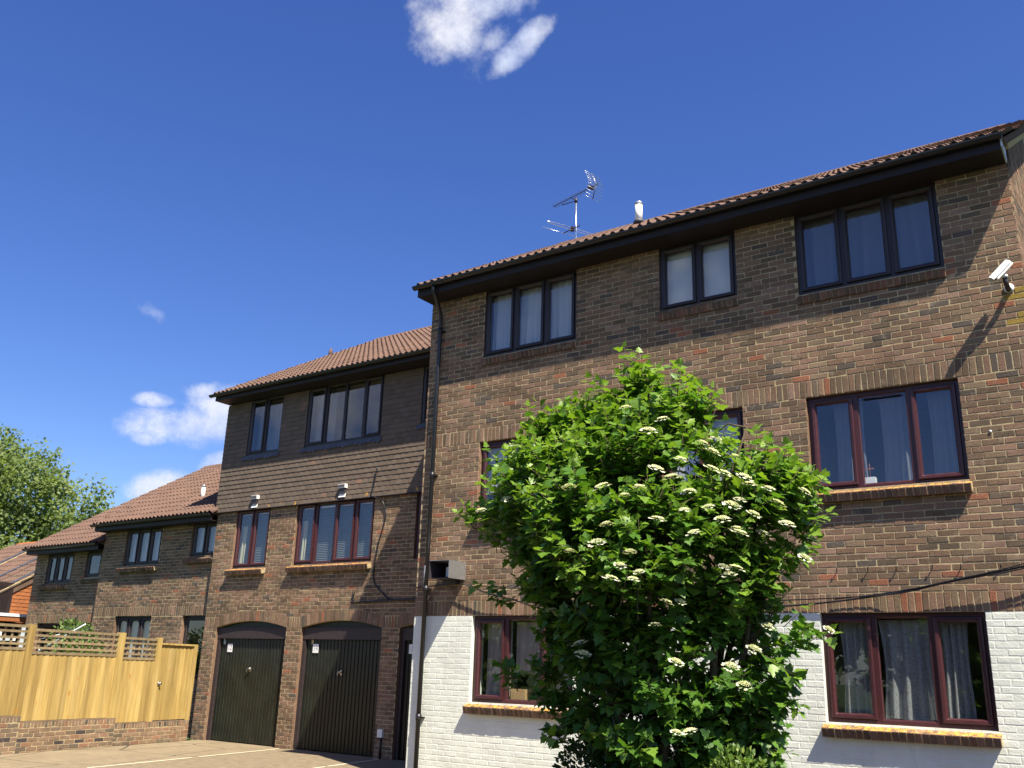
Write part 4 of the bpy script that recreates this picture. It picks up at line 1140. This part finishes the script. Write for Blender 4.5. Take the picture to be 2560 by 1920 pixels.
# ------------------------------------------------------------------ garden wall and timber fence
FA = Vector((-16.43, -2.38, 0)); FT = Vector((-.19022, .98174, 0)); FN = Vector((.98174, .19022, 0))
ff = lambda u, d, w_: tuple(FA + FT * u - FN * d + Vector((0, 0, w_)))
gwall = thing('garden_wall', 'low red brown brick wall under the yellow timber fence', 'wall', (0, 0, 0))
secs = ((-6., .28, .60), (.28, 2.40, .505), (2.40, 4.40, .405))
for a, b_, h in secs:
    m1 = MB(); m1.box((a + .001, .003, -.1), (b_ - .001, .2, h - .01), mp=ff); core = m1.build('core', 'mortar', gwall)
    cap = .105
    br = courses(a, b_, h - cap - .075 * 7, h - cap, [], phase=.04, lo=0, hi=1.)
    place_bricks([x for x in br if x[3] > -.02], ff, core, 'wall_brick', n=170)
    place_bricks(soldiers(a, b_, h - cap, h, .072), ff, core, 'wall_brick', 'coping_brick', 'coping', 60)
    m1 = MB(); m1.box((a + .001, -.001, h - .012), (b_ - .001, .2, h - .001), mp=ff); m1.build('coping_bed', 'wall_brick', core)
fence = thing('fence', 'new yellow timber fence with trellis top along the forecourt edge', 'fence', (0, 0, 0))
posts = [(-2.12, -1.99, .59, 2.12), (.172, .301, .50, 2.118), (2.241, 2.384, .40, 2.075), (3.268, 3.379, .40, 2.022), (4.335, 4.434, .40, 1.924)]
for a, b_, z0, z1 in posts:
    m1 = MB(); m1.box((a, .03, z0), (b_, .135, z1), random.random(), mp=ff); m1.build('post', 'fence', fence)
pan = [(-1.99, .172, .603, 1.69, 2.105), (.301, 2.241, .508, 1.63, 2.055), (2.384, 3.268, .408, 1.585, 2.0)]
for a, b_, z0, zt, z1 in pan:
    n = round((b_ - a) / .128); st = (b_ - a) / n
    for i in range(n):
        m1 = MB(); u = a + i * st
        lp = [(u - .012 if i else u, .075), (u + st - .001, .060), (u + st - .001, .084), (u - .012 if i else u, .083)]
        m1.loops([[ff(p, q, z) for p, q in lp] for z in (z0 + .003, zt - .006 + jit(.003))], random.random(), cap0=True, cap1=True)
        m1.build('board', 'fence', fence)
    for z in (zt - .01, z1 - .045):
        m1 = MB(); m1.box((a, .055, z), (b_, .105, z + .045), random.random(), mp=ff); m1.build('trellis_rail', 'trellis', fence)
    hgt = z1 - zt; nr = 3
    for i in range(1, nr + 1):
        z = zt + hgt * i / (nr + 1) - .01
        m1 = MB(); m1.box((a + .002, .062, z - .018), (b_ - .002, .080, z + .020), random.random(), mp=ff); m1.build('trellis_slat', 'trellis', fence)
    n = round((b_ - a) / .148)
    for i in range(1, n):
        u = a + (b_ - a) * i / n
        m1 = MB(); m1.box((u - .019, .081, zt + .036), (u + .019, .099, z1 - .046), random.random(), mp=ff); m1.build('trellis_slat', 'trellis', fence)
    for j in range(3):
        z = z0 + .15 + j * (zt - z0 - .3) / 2
        m1 = MB(); m1.box((a, .086, z), (b_, .125, z + .07), .4, mp=ff); m1.build('back_rail', 'fence', fence)
gate = link('gate', None, fence, label='plain boarded gate with a round latch at the garage end')
n = 8; a, b_ = 3.385, 4.33; st = (b_ - a) / n
for i in range(n):
    m1 = MB(); u = a + i * st; lp = [(u - .01 if i else u, .072), (u + st - .001, .058), (u + st - .001, .082), (u - .01 if i else u, .081)]
    m1.loops([[ff(p, q, z) for p, q in lp] for z in (.425, 1.885)], random.random(), cap0=True, cap1=True); m1.build('board', 'fence', gate)
m1 = MB(); m1.box((a, .03, 1.887), (b_ + .0, .10, 1.922), .8, mp=ff); m1.build('top_rail', 'fence', gate)
m1 = MB(); c0 = Vector(ff(3.455, .058, 1.13)); m1.tube([c0, c0 + FN * .012], .038, 14); m1.tube([c0 + FN * .012, c0 + FN * .05], .014, 8); m1.tube([c0 + FN * .045, c0 + FN * .052], .026, 12); m1.build('latch', 'chrome', gate)
# things seen through and over the trellis
ra = thing('clothes_airer', 'slanting pale pole of a rotary airer above the trellis', 'clothes airer', (0, 0, 0))
b = MB(); b.tube([(-20.75, .3, 1.63), (-18.95, .3, 2.26)], .018, 8); b.build('arm', 'steel', ra)
b = MB(); b.tube([(-20.6, .32, 1.95), (-19.9, .32, 2.05)], .010, 6); b.build('arm', 'steel', ra)
b = MB(); b.tube([(-20.6, .3, 0), (-20.6, .3, 1.75)], .022, 8); b.build('post', 'steel', ra)
wp = MB(); wp.box((-21.42, .28, .9), (-21.02, .32, 2.25)); wp.build('white_post', 'whiteplastic', None, label='broad white post just behind the left trellis panel', cat='post')
rp = MB(); rp.tube([(-18.9, 1.2, 0), (-18.9, 1.2, 1.86)], .05, 8); rp.build('terracotta_post', 'hang_or', None, label='thin terracotta coloured post behind the middle trellis panel', cat='post')
wf = thing('white_frame', 'white window frame behind the trellis at the far left', 'frame', (0, 0, 0))  # loose bars standing in for a white window frame of the far house
for p, q in (((-22.5, .3, .8), (-22.4, .36, 2.1)), ((-22.4, .3, 1.90), (-21.75, .36, 1.99)), ((-22.4, .3, 1.60), (-21.6, .36, 1.66))):
    b = MB(); b.box(p, q); b.build('bar', 'whiteplastic', wf)


# ------------------------------------------------------------------ vegetation
LOBED = np.array([(0, 0, 0), (.25, .12, .03), (.52, .10, .05), (.46, .34, .06), (.30, .40, .03), (.36, .62, .05), (.20, .70, .02), (0, 1.0, -.06),
                  (-.20, .70, .02), (-.36, .62, .05), (-.30, .40, .03), (-.46, .34, .06), (-.52, .10, .05), (-.25, .12, .03), (0, .42, -.02)], dtype=float)
LOBED_F = [(i, i + 1, 14) for i in range(13)] + [(13, 0, 14)]
OVAL = np.array([(0, 0, 0), (.26, .3, .05), (.22, .7, .04), (0, 1, -.05), (-.22, .7, .04), (-.26, .3, .05)], dtype=float)
OVAL_F = [(0, 1, 2, 3), (0, 3, 4, 5)]
CLUMP = np.array([(0, 0, 0), (.4, .05, .1), (.22, .35, 0), (.6, .5, .12), (.25, .6, 0), (.1, 1, -.08), (-.15, .62, .02), (-.55, .62, .1), (-.28, .32, 0), (-.42, .0, .08)], dtype=float)
CLUMP_F = [(0, 1, 2), (0, 2, 4), (2, 3, 4), (0, 4, 6), (4, 5, 6), (0, 6, 8), (6, 7, 8), (0, 8, 9)]


class Leaves:
    """many leaves in one mesh, from position, blade direction, normal, size"""
    def __init__(s, shape, faces): s.sh = shape; s.fc = faces; s.p = []; s.d = []; s.n = []; s.s = []; s.r = []
    def add(s, p, d, n, size, r): s.p.append(p); s.d.append(d); s.n.append(n); s.s.append(size); s.r.append(r)
    def frames(s):
        d = np.array(s.d, float); d /= np.linalg.norm(d, axis=1)[:, None] + 1e-9
        n = np.array(s.n, float); x = np.cross(d, n); x /= np.linalg.norm(x, axis=1)[:, None] + 1e-9; z = np.cross(x, d)
        return np.array(s.p, float), x, d, z, np.array(s.s, float)
    def mesh(s, name, mat, idx=None):
        p, x, d, z, sz = s.frames(); r = np.array(s.r, np.float32)
        if idx is not None: p, x, d, z, sz, r = p[idx], x[idx], d[idx], z[idx], sz[idx], r[idx]
        N, K = len(p), len(s.sh)
        v = p[:, None, :] + sz[:, None, None] * (s.sh[None, :, 0, None] * x[:, None, :] + s.sh[None, :, 1, None] * d[:, None, :] + s.sh[None, :, 2, None] * z[:, None, :])
        me = bpy.data.meshes.new(name)
        fl_ = [tuple(i + k * K for i in f) for k in range(N) for f in s.fc]
        me.from_pydata(v.reshape(-1, 3).tolist(), [], fl_); me.update()
        a = me.attributes.new('rnd', 'FLOAT', 'POINT'); a.data.foreach_set('value', np.repeat(r, K))
        me.materials.append(M[mat]); me.polygons.foreach_set('use_smooth', np.ones(len(fl_), bool)); return me


def unit(v):
    v = np.asarray(v, float); return v / (np.linalg.norm(v) + 1e-9)


BP = np.array([(-3.11, 3.78), (-2.91, 3.80), (-2.66, 3.64), (-2.52, 3.42), (-2.50, 3.22), (-2.32, 3.10), (-2.12, 3.12), (-1.99, 2.98), (-1.90, 2.86), (-1.93, 2.72), (-2.02, 2.66), (-2.02, 2.54), (-2.10, 2.42), (-2.06, 2.35), (-2.17, 2.2), (-2.18, 2.07), (-2.24, 1.95), (-2.14, 1.87), (-2.10, 1.71), (-2.15, 1.56), (-2.22, 1.39), (-2.27, 1.21), (-2.41, 1.0), (-2.5, .5), (-3.55, .5), (-3.62, .94), (-3.80, 1.12), (-3.95, 1.24), (-4.02, 1.43), (-4.22, 1.6), (-4.10, 1.78), (-4.12, 2.02), (-4.22, 2.32), (-4.27, 2.55), (-4.58, 2.80), (-4.68, 2.90), (-4.42, 3.10), (-4.46, 3.30), (-4.29, 3.42), (-4.08, 3.55), (-3.95, 3.66), (-3.65, 3.64), (-3.4, 3.74)])
def inside(x, z):
    c = False; n = len(BP); j = n - 1
    for i in range(n):
        if (BP[i, 1] > z) != (BP[j, 1] > z) and x < (BP[j, 0] - BP[i, 0]) * (z - BP[i, 1]) / (BP[j, 1] - BP[i, 1]) + BP[i, 0]: c = not c
        j = i
    return c
def edge_d(x, z):
    a = BP; b = np.roll(BP, -1, 0); p = np.array((x, z)); ab = b - a
    t = np.clip(((p - a) * ab).sum(1) / (ab * ab).sum(1), 0, 1)
    return np.linalg.norm(a + ab * t[:, None] - p, axis=1).min()
BY = -4.8; AX = np.array((-3.05, BY, 1.9))
bush = thing('flowering_bush', 'tall green bush with flat white flower heads in front of the wall', 'bush', (0, 0, 0))
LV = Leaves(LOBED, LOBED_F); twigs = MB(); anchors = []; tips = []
def shoot(p, d, length, pairs, big=1., tone=0.):
    p = np.array(p, float); d = unit(d); q = p - d * length
    side = unit(np.cross(d, (0.3, .2, 1)))
    for k in range(pairs):
        t = (k + .6) / pairs; c = q + d * length * t
        ang = (k % 2) * 1.57 + random.uniform(-.4, .4)
        a = unit(side * math.cos(ang) + np.cross(d, side) * math.sin(ang))
        for sg in (1, -1):
            out = unit(a * sg + d * .55 + np.array((0, 0, -.25)) + rng.normal(0, .18, 3))
            nrm = unit(np.array((.12, -.12, 1.0)) + d * .3 + rng.normal(0, .38, 3))
            st = c + a * sg * .018
            sz = big * random.uniform(.074, .122) * (1.05 - .35 * t)
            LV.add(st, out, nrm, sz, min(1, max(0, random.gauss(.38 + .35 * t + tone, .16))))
    LV.add(p, unit(d + rng.normal(0, .25, 3)), unit(np.array((0, -.3, 1)) + rng.normal(0, .3, 3)), big * .06, min(1, .75 + tone))
    twigs.tube([q, q + d * length * .5 + np.array((0, 0, .004)), p], [.004, .003, .002], 4, .5)
def crown_point():
    while True:
        x, z = random.uniform(-4.8, -1.8), random.uniform(.55, 3.85)
        if inside(x, z): break
    e = edge_d(x, z)
    hd = min(.95 if z > 2.2 else .60 + .12 * max(0, z - .8), .10 + 1.1 * e)
    u = random.choice((-1, -1, -1, 1, 0)) * random.random() ** .4
    return np.array((x, BY + hd * u - (.12 if z > 2.2 else -.10), z)), e
def spray(c, e, n, rad):
    """one leafy branch end: shoots radiating from a point"""
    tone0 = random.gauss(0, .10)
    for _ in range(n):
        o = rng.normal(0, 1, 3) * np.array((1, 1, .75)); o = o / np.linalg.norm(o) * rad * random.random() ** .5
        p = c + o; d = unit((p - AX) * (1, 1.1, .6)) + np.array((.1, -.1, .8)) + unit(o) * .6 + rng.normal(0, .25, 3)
        shoot(p, d, random.uniform(.12, .24), random.choice((2, 3, 3, 4)), random.uniform(.85, 1.15), tone0 + .17 * (p[2] - 2.35))  # leaf tone rises with height: sunlit top and shaded foot in the colour
    tips.append((c, e))
n_s = 0
while n_s < 660:
    c, e = crown_point()
    if c[2] < 1.95:
        if random.random() < (.18 if c[0] < -3.1 and c[2] > 1.3 else .04): continue
    spray(c, e, random.choice((4, 5, 6, 7)) if c[2] > 1.9 else random.choice((3, 4, 5)), random.uniform(.12, .20)); n_s += 1
for x, z, n, r_ in ((-4.72, 2.95, 5, .12), (-4.85, 2.88, 3, .08), (-4.62, 3.12, 4, .10), (-4.45, 3.28, 5, .12), (-4.30, 3.42, 5, .12), (-4.02, 3.60, 5, .12), (-3.9, 3.68, 3, .08), (-3.62, 3.70, 4, .10), (-3.45, 3.74, 3, .08), (-3.18, 3.85, 4, .09), (-3.0, 3.84, 3, .08),
                    (-4.5, 2.72, 5, .13), (-4.42, 2.55, 5, .12), (-4.40, 2.28, 4, .11), (-4.55, 2.22, 3, .08), (-4.28, 2.42, 5, .12), (-4.3, 1.60, 4, .09), (-4.18, 1.66, 4, .10), (-4.05, 1.40, 4, .10), (-3.95, 1.18, 4, .10),
                    (-1.92, 2.88, 5, .12), (-1.98, 3.0, 4, .10), (-2.12, 3.16, 4, .10), (-1.98, 2.68, 4, .10), (-2.02, 2.40, 4, .10), (-1.98, 1.90, 5, .11), (-2.1, 1.62, 4, .10), (-2.2, 1.45, 4, .10)):
    spray(np.array((x, BY + random.uniform(-.3, .15), z)), 0, n, r_)
for x, z, dx, dz, L in ((-3.16, 4.02, -.1, 1, .42), (-3.05, 3.98, .15, 1, .40), (-2.83, 3.86, .2, 1, .25), (-3.46, 3.80, -.1, 1, .2), (-3.99, 3.74, -.2, 1, .25), (-4.93, 2.88, -1, .15, .35), (-4.78, 3.19, -.5, 1, .34), (-4.5, 3.42, -.4, .8, .2), (-1.78, 2.90, .6, .5, .3), (-1.84, 2.70, 1, .1, .3), (-1.95, 2.38, 1, .1, .25), (-1.88, 1.90, 1, .1, .34), (-2.03, 1.62, .8, -.5, .26), (-2.11, 1.40, .6, -.7, .24), (-4.40, 1.58, -1, -.1, .35), (-4.62, 2.24, -1, .05, .34), (-3.9, 1.14, -.6, -.4, .3), (-2.62, 3.66, .3, 1, .2), (-2.12, 3.19, .3, 1, .2), (-4.7, 2.95, -.9, .3, .3), (-4.6, 2.75, -1, -.2, .3)):
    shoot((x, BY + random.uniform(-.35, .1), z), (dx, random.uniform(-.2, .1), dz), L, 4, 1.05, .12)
for x, z, dx in ((-4.62, 3.26, -.5), (-4.38, 3.50, -.3), (-4.14, 3.66, -.3), (-3.86, 3.80, -.1), (-3.62, 3.82, 0), (-3.34, 3.90, .1), (-3.22, 4.06, -.05), (-3.02, 4.0, .1), (-2.78, 3.86, .2), (-2.58, 3.68, .3), (-2.40, 3.36, .4), (-2.20, 3.26, .2), (-2.02, 3.14, .4), (-1.90, 3.02, .7)):
    for _ in range(2):
        shoot((x + jit(.07), BY + random.uniform(-.4, .2), z + random.uniform(-.12, .05)), (dx, random.uniform(-.3, .1), 1), random.uniform(.24, .38), 4, 1.05, .22)  # lighter tone puts the sun on the crown top into the leaf colour
twigs.build('twigs', 'bark', bush, kind='stuff')
# the 300 largest-showing leaves as objects, the rest as one mesh
P_, X_, D_, Z_, S_ = LV.frames()
front = sorted(range(len(P_)), key=lambda i: ((Vector(P_[i]) - CAM).length) / (S_[i] * 12))[:300]
fs_ = set(front); base = []
for k in range(8):
    me = bpy.data.meshes.new('leaf'); me.from_pydata(LOBED.tolist(), [], LOBED_F); me.update(); me.materials.append(M['leaf'])
    a = me.attributes.new('rnd', 'FLOAT', 'POINT'); a.data.foreach_set('value', np.full(15, (k + .5) / 8, np.float32)); base.append(me)
for i in front:
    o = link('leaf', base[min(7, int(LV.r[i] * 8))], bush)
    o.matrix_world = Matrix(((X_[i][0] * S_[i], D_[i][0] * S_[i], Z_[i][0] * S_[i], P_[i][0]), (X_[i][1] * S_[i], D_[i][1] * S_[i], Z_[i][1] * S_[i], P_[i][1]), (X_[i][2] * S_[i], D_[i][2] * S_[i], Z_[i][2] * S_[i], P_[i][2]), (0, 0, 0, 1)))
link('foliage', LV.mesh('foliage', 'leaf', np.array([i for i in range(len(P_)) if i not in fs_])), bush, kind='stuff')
# stems
stems = []
for k in range(9):
    a = k * 2.4; bx, by = -3.0 + .18 * math.cos(a), BY + .15 * math.sin(a)
    tx, tz = -3.05 + 1.1 * math.cos(a) * random.uniform(.5, 1), random.uniform(2.3, 3.3); ty = BY + .55 * math.sin(a)
    pts = [Vector((bx, by, 0)).lerp(Vector((tx, ty, tz)), t) + Vector((jit(.06), jit(.06), .35 * math.sin(t * 3.1))) for t in (0, .2, .4, .6, .8, 1)]
    b = MB(); b.tube(pts, [.045, .036, .028, .02, .013, .006], 7); b.build('stem', 'bark', bush); stems += pts[2:]
bm2 = MB()
for p, e in random.sample(tips, 220):
    s = min(stems, key=lambda q: (q - Vector(p)).length + (2 if q.z > p[2] else 0)); pv = Vector(p)
    if (s - pv).length > .55: continue
    mid = s.lerp(pv, .55) + Vector((jit(.08), jit(.08), .06)); bm2.tube([s, mid, pv], [.009, .006, .003], 5)
bm2.build('branches', 'bark', bush, kind='stuff')
# flower heads
def umbel(seed):
    rs = random.Random(seed); b = MB(); Rr = .052
    # pale underside dome and tiny fertile florets
    for i in range(46):
        a = i * 2.4; rr = Rr * .78 * math.sqrt(i / 46.); c = Vector((rr * math.cos(a), rr * math.sin(a), .012 * (1 - (rr / Rr) ** 2) + rs.uniform(-.002, .003)))
        s = .0048; b.add([c + Vector((s, 0, 0)), c + Vector((0, s, 0)), c + Vector((-s, 0, 0)), c + Vector((0, -s, 0)), c + Vector((0, 0, .006))], [(0, 1, 4), (1, 2, 4), (2, 3, 4), (3, 0, 4)], rs.random(), 1)
    for i in range(11):
        a = i / 11 * 2 * math.pi + rs.uniform(-.15, .15); rr = Rr * rs.uniform(.9, 1.08); c = Vector((rr * math.cos(a), rr * math.sin(a), -.004 + rs.uniform(-.006, .004)))
        tl = Vector((rs.uniform(-.3, .3), rs.uniform(-.3, .3), 1)).normalized(); u = tl.orthogonal().normalized(); v = tl.cross(u); s = rs.uniform(.012, .016)
        vs = [c + tl * .001] + [c + (u * math.cos(t * math.pi / 5) + v * math.sin(t * math.pi / 5)) * (s if t % 2 == 0 else s * .62) for t in range(10)]
        b.add(vs, [(0, 1 + t, 1 + (t + 1) % 10) for t in range(10)], rs.random(), 0)
    for i in range(6):
        a = i * 1.05; b.tube([(0, 0, -.05), (Rr * .6 * math.cos(a), Rr * .6 * math.sin(a), -.004)], .0012, 3, .3, 2)
    return b.mesh('flower_head', ['petal', 'floret', 'leaf'])
UM = [umbel(k) for k in range(5)]
FLW = [(-4.13, 3.32), (-2.94, 3.3), (-2.83, 3.37), (-2.66, 3.21), (-2.52, 3.16), (-2.43, 3.17), (-2.45, 3.09), (-2.29, 3.04), (-2.22, 2.98), (-2.69, 3.06), (-2.88, 3.01), (-2.63, 2.83), (-2.77, 2.94), (-2.4, 2.75), (-2.33, 2.71), (-2.27, 2.74), (-2.5, 2.71), (-2.2, 2.84), (-2.11, 2.72), (-2.02, 2.7), (-1.96, 2.56), (-2.4, 2.62), (-2.07, 2.8), (-1.95, 2.71), (-1.83, 2.76), (-4.18, 2.89), (-4.43, 2.82), (-3.89, 2.61), (-3.37, 2.61), (-3.29, 2.64), (-3.1, 2.43), (-3.18, 2.34), (-3.03, 2.29), (-2.96, 2.3), (-3.25, 2.25), (-3.07, 2.24), (-2.82, 2.08), (-2.91, 1.93), (-3.8, 2.13), (-3.75, 2.03), (-2.4, 2.3), (-2.32, 2.29), (-2.37, 2.25), (-1.97, 2.37), (-1.86, 2.34), (-2.33, 2.1), (-2.72, 2.08), (-3.48, 1.73), (-3.59, 1.67), (-2.77, 1.25), (-2.68, 1.26), (-2.29, 1.56), (-2.38, 1.67), (-1.94, 2.01), (-1.74, 1.9), (-1.8, 1.87), (-3.14, 2.84), (-3.33, 2.92), (-3.52, 2.76), (-3.61, 2.94), (-3.02, 2.89), (-2.88, 2.65), (-2.61, 2.54), (-2.21, 2.58), (-2.12, 2.51), (-2.67, 2.7), (-2.28, 2.52), (-3.37, 2.51), (-3.21, 2.54), (-3.64, 2.49), (-2.23, 2.89), (-2.46, 2.97), (-2.37, 2.93), (-2.8, 3.14), (-3.13, 3.5), (-3.6, 2.46), (-2.12, 1.92), (-2.22, 1.78), (-2.56, 1.92), (-2.76, 1.69), (-3.51, 1.8), (-2.18, 2.64), (-2.31, 2.55), (-2.56, 2.92)]
for i, (x, z) in enumerate(FLW):
    if i % 5 == 3: continue
    # x, z were read on the plane y = -5.3; each head sits out on the crown's own front surface
    dx, dz = x - (-3.05 + .02), z - 2.2
    e = edge_d(x, z) if inside(x, z) else 0.
    y = BY - min(.95 if z > 2.2 else .60 + .12 * max(0, z - .8), .10 + 1.1 * e) - (.12 if z > 2.2 else -.10) - random.uniform(.10, .26)
    k = (y + 11.218) / (-5.3 + 11.218)
    o = link('flower_head', UM[i % 5], bush, loc=(x * k, y, 1.6 + (z - 1.6) * k))
    n_ = Vector((dx * .25 + .12, -.22 + jit(.15), 1.0)) + Vector((jit(.35), jit(.3), 0))
    o.rotation_euler = n_.to_track_quat('Z', 'Y').to_euler(); s = random.uniform(.65, 1.12); o.scale = (s, s, s)
b = MB(); b.add([(-3.0, -5.62, 2.40), (-2.94, -5.62, 2.41), (-2.90, -5.65, 2.385), (-2.95, -5.66, 2.375)], [(0, 1, 2, 3)]); b.build('withered_leaf', 'hang_or', bush)


def shrub(name, label, c, rad, n, size, mat, cat='shrub', shape=(OVAL, OVAL_F), flat=.9, droop=0.):
    s = thing(name, label, cat, (0, 0, 0)); lv = Leaves(*shape); c = np.array(c, float); rad = np.array(rad, float); tw = MB()
    bl = [(c + rng.normal(0, .33, 3) * rad, rad * random.uniform(.35, .6)) for _ in range(9)]
    for _ in range(n):
        q, rr = random.choice(bl); d = unit(rng.normal(0, 1, 3)); p = q + d * rr * random.random() ** .3
        if p[2] < .05: continue
        o = unit(d + np.array((0, 0, .5 - droop)) + rng.normal(0, .5, 3)); nn_ = unit(np.array((0, -.2, 1)) + rng.normal(0, .5, 3))
        lv.add(p, o, nn_, size * random.uniform(.7, 1.3), min(1, max(0, random.gauss(.5, .2))))
    for q, rr in bl:
        tw.tube([(c[0] + jit(.05), c[1] + jit(.05), 0), (c[0] * .5 + q[0] * .5, c[1] * .5 + q[1] * .5, q[2] * .6), tuple(q)], [.02, .012, .004], 5)
    tw.build('stems', 'bark', s, kind='stuff'); link('foliage', lv.mesh('foliage', mat), s, kind='stuff')
    return s
shrub('small_shrub', 'low yellow green shrub at the foot of the flowering bush', (-2.52, -5.0, .80), (.50, .45, .60), 7500, .034, 'leaf_small')
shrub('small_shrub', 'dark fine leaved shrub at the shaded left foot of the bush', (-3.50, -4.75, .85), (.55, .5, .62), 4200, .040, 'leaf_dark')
shrub('garden_shrub', 'pale leafy shrub showing above the trellis in the front garden', (-20.0, .75, 1.50), (1.15, .8, .80), 3600, .105, 'leaf_garden', droop=.7)


def tree(label, base, blobs, n, size, mat='leaf_tree', name='tree'):
    t = thing(name, label, 'tree', (0, 0, 0)); lv = Leaves(CLUMP, CLUMP_F); base = Vector(base)
    top = max(q[2] + r for *q, r in blobs)
    cen = Vector((sum(q[0] for q in blobs) / len(blobs), sum(q[1] for q in blobs) / len(blobs), top * .5))
    b = MB(); b.tube([base, base.lerp(cen, .5) + Vector((.2, .1, 0)), Vector((cen.x, cen.y, cen.z))], [.42, .34, .22], 10); b.build('trunk', 'bark', t)
    for (x, y, z, r) in blobs:
        b = MB(); s0 = base.lerp(cen, random.uniform(.55, 1)); e0 = Vector((x, y, z + r * .3)); b.tube([s0, s0.lerp(e0, .5) + Vector((jit(.3), jit(.3), .3)), e0], [.14, .08, .02], 6); b.build('limb', 'bark', t)
    wt = np.array([r ** 2 for *_, r in blobs]); wt /= wt.sum()
    sub = []
    for bi in rng.choice(len(blobs), n // 26, p=wt):
        x, y, z, r = blobs[bi]; d = unit(rng.normal(0, 1, 3) + np.array((0, 0, .25))); sub.append((np.array((x, y, z)) + d * r * random.random() ** .35, r * random.uniform(.16, .30), random.gauss(0, .13)))
    for c, r, tone in sub:
        for _ in range(26):
            d = unit(rng.normal(0, 1, 3)); p = c + d * r * random.random() ** .5 * np.array((1.1, 1.1, .75))
            lv.add(p, unit(d + rng.normal(0, .5, 3) + np.array((0, 0, -.1))), unit(np.array((.35, -.3, 1)) + rng.normal(0, .5, 3)), size * random.uniform(.7, 1.3), min(1, max(0, random.gauss(.5 + tone, .16))))
    link('crown', lv.mesh('crown', mat), t); return t
tree('large round green tree rising behind the terracotta roofs at left', (-51, 13.5, 0), [(-50.5, 13.5, 9.3, 3.5), (-47.4, 15.7, 8.5, 2.5), (-53, 12, 10.4, 3.2), (-46.2, 16.6, 7.0, 2.0), (-50, 14, 5.8, 3.4), (-54, 11, 7, 3.6), (-51.5, 13, 11.5, 2.1), (-47.9, 15.3, 5.4, 2.6), (-55.5, 10, 10.6, 2.6), (-45.9, 16.8, 5.2, 1.8), (-49.0, 14.6, 10.2, 2.0)], 46000, .18)
tree('darker green tree lower down behind the orange tile hung house', (-43, 7.2, 0), [(-42.5, 7.0, 4.3, 1.7), (-44.0, 6.2, 5.0, 1.8), (-41.3, 8.4, 4.2, 1.3), (-45.5, 5, 4.2, 2.0)], 9000, .19)
# belt of trees across the road behind the photographer, seen only mirrored in the panes
lv = Leaves(CLUMP, CLUMP_F)
for _ in range(260):
    c = np.array((random.uniform(-75, 25), random.uniform(-52, -44), random.uniform(1.5, 7.0))); tone = random.gauss(0, .12)
    for _ in range(22):
        d = unit(rng.normal(0, 1, 3)); lv.add(c + d * 2.0 * random.random() ** .5, unit(d), unit(np.array((0, 0, 1)) + rng.normal(0, .6, 3)), 1.0 * random.uniform(.7, 1.3), min(1, max(0, random.gauss(.4 + tone, .15))))
link('tree_belt', lv.mesh('tree_belt', 'leaf_tree'), None, kind='stuff')
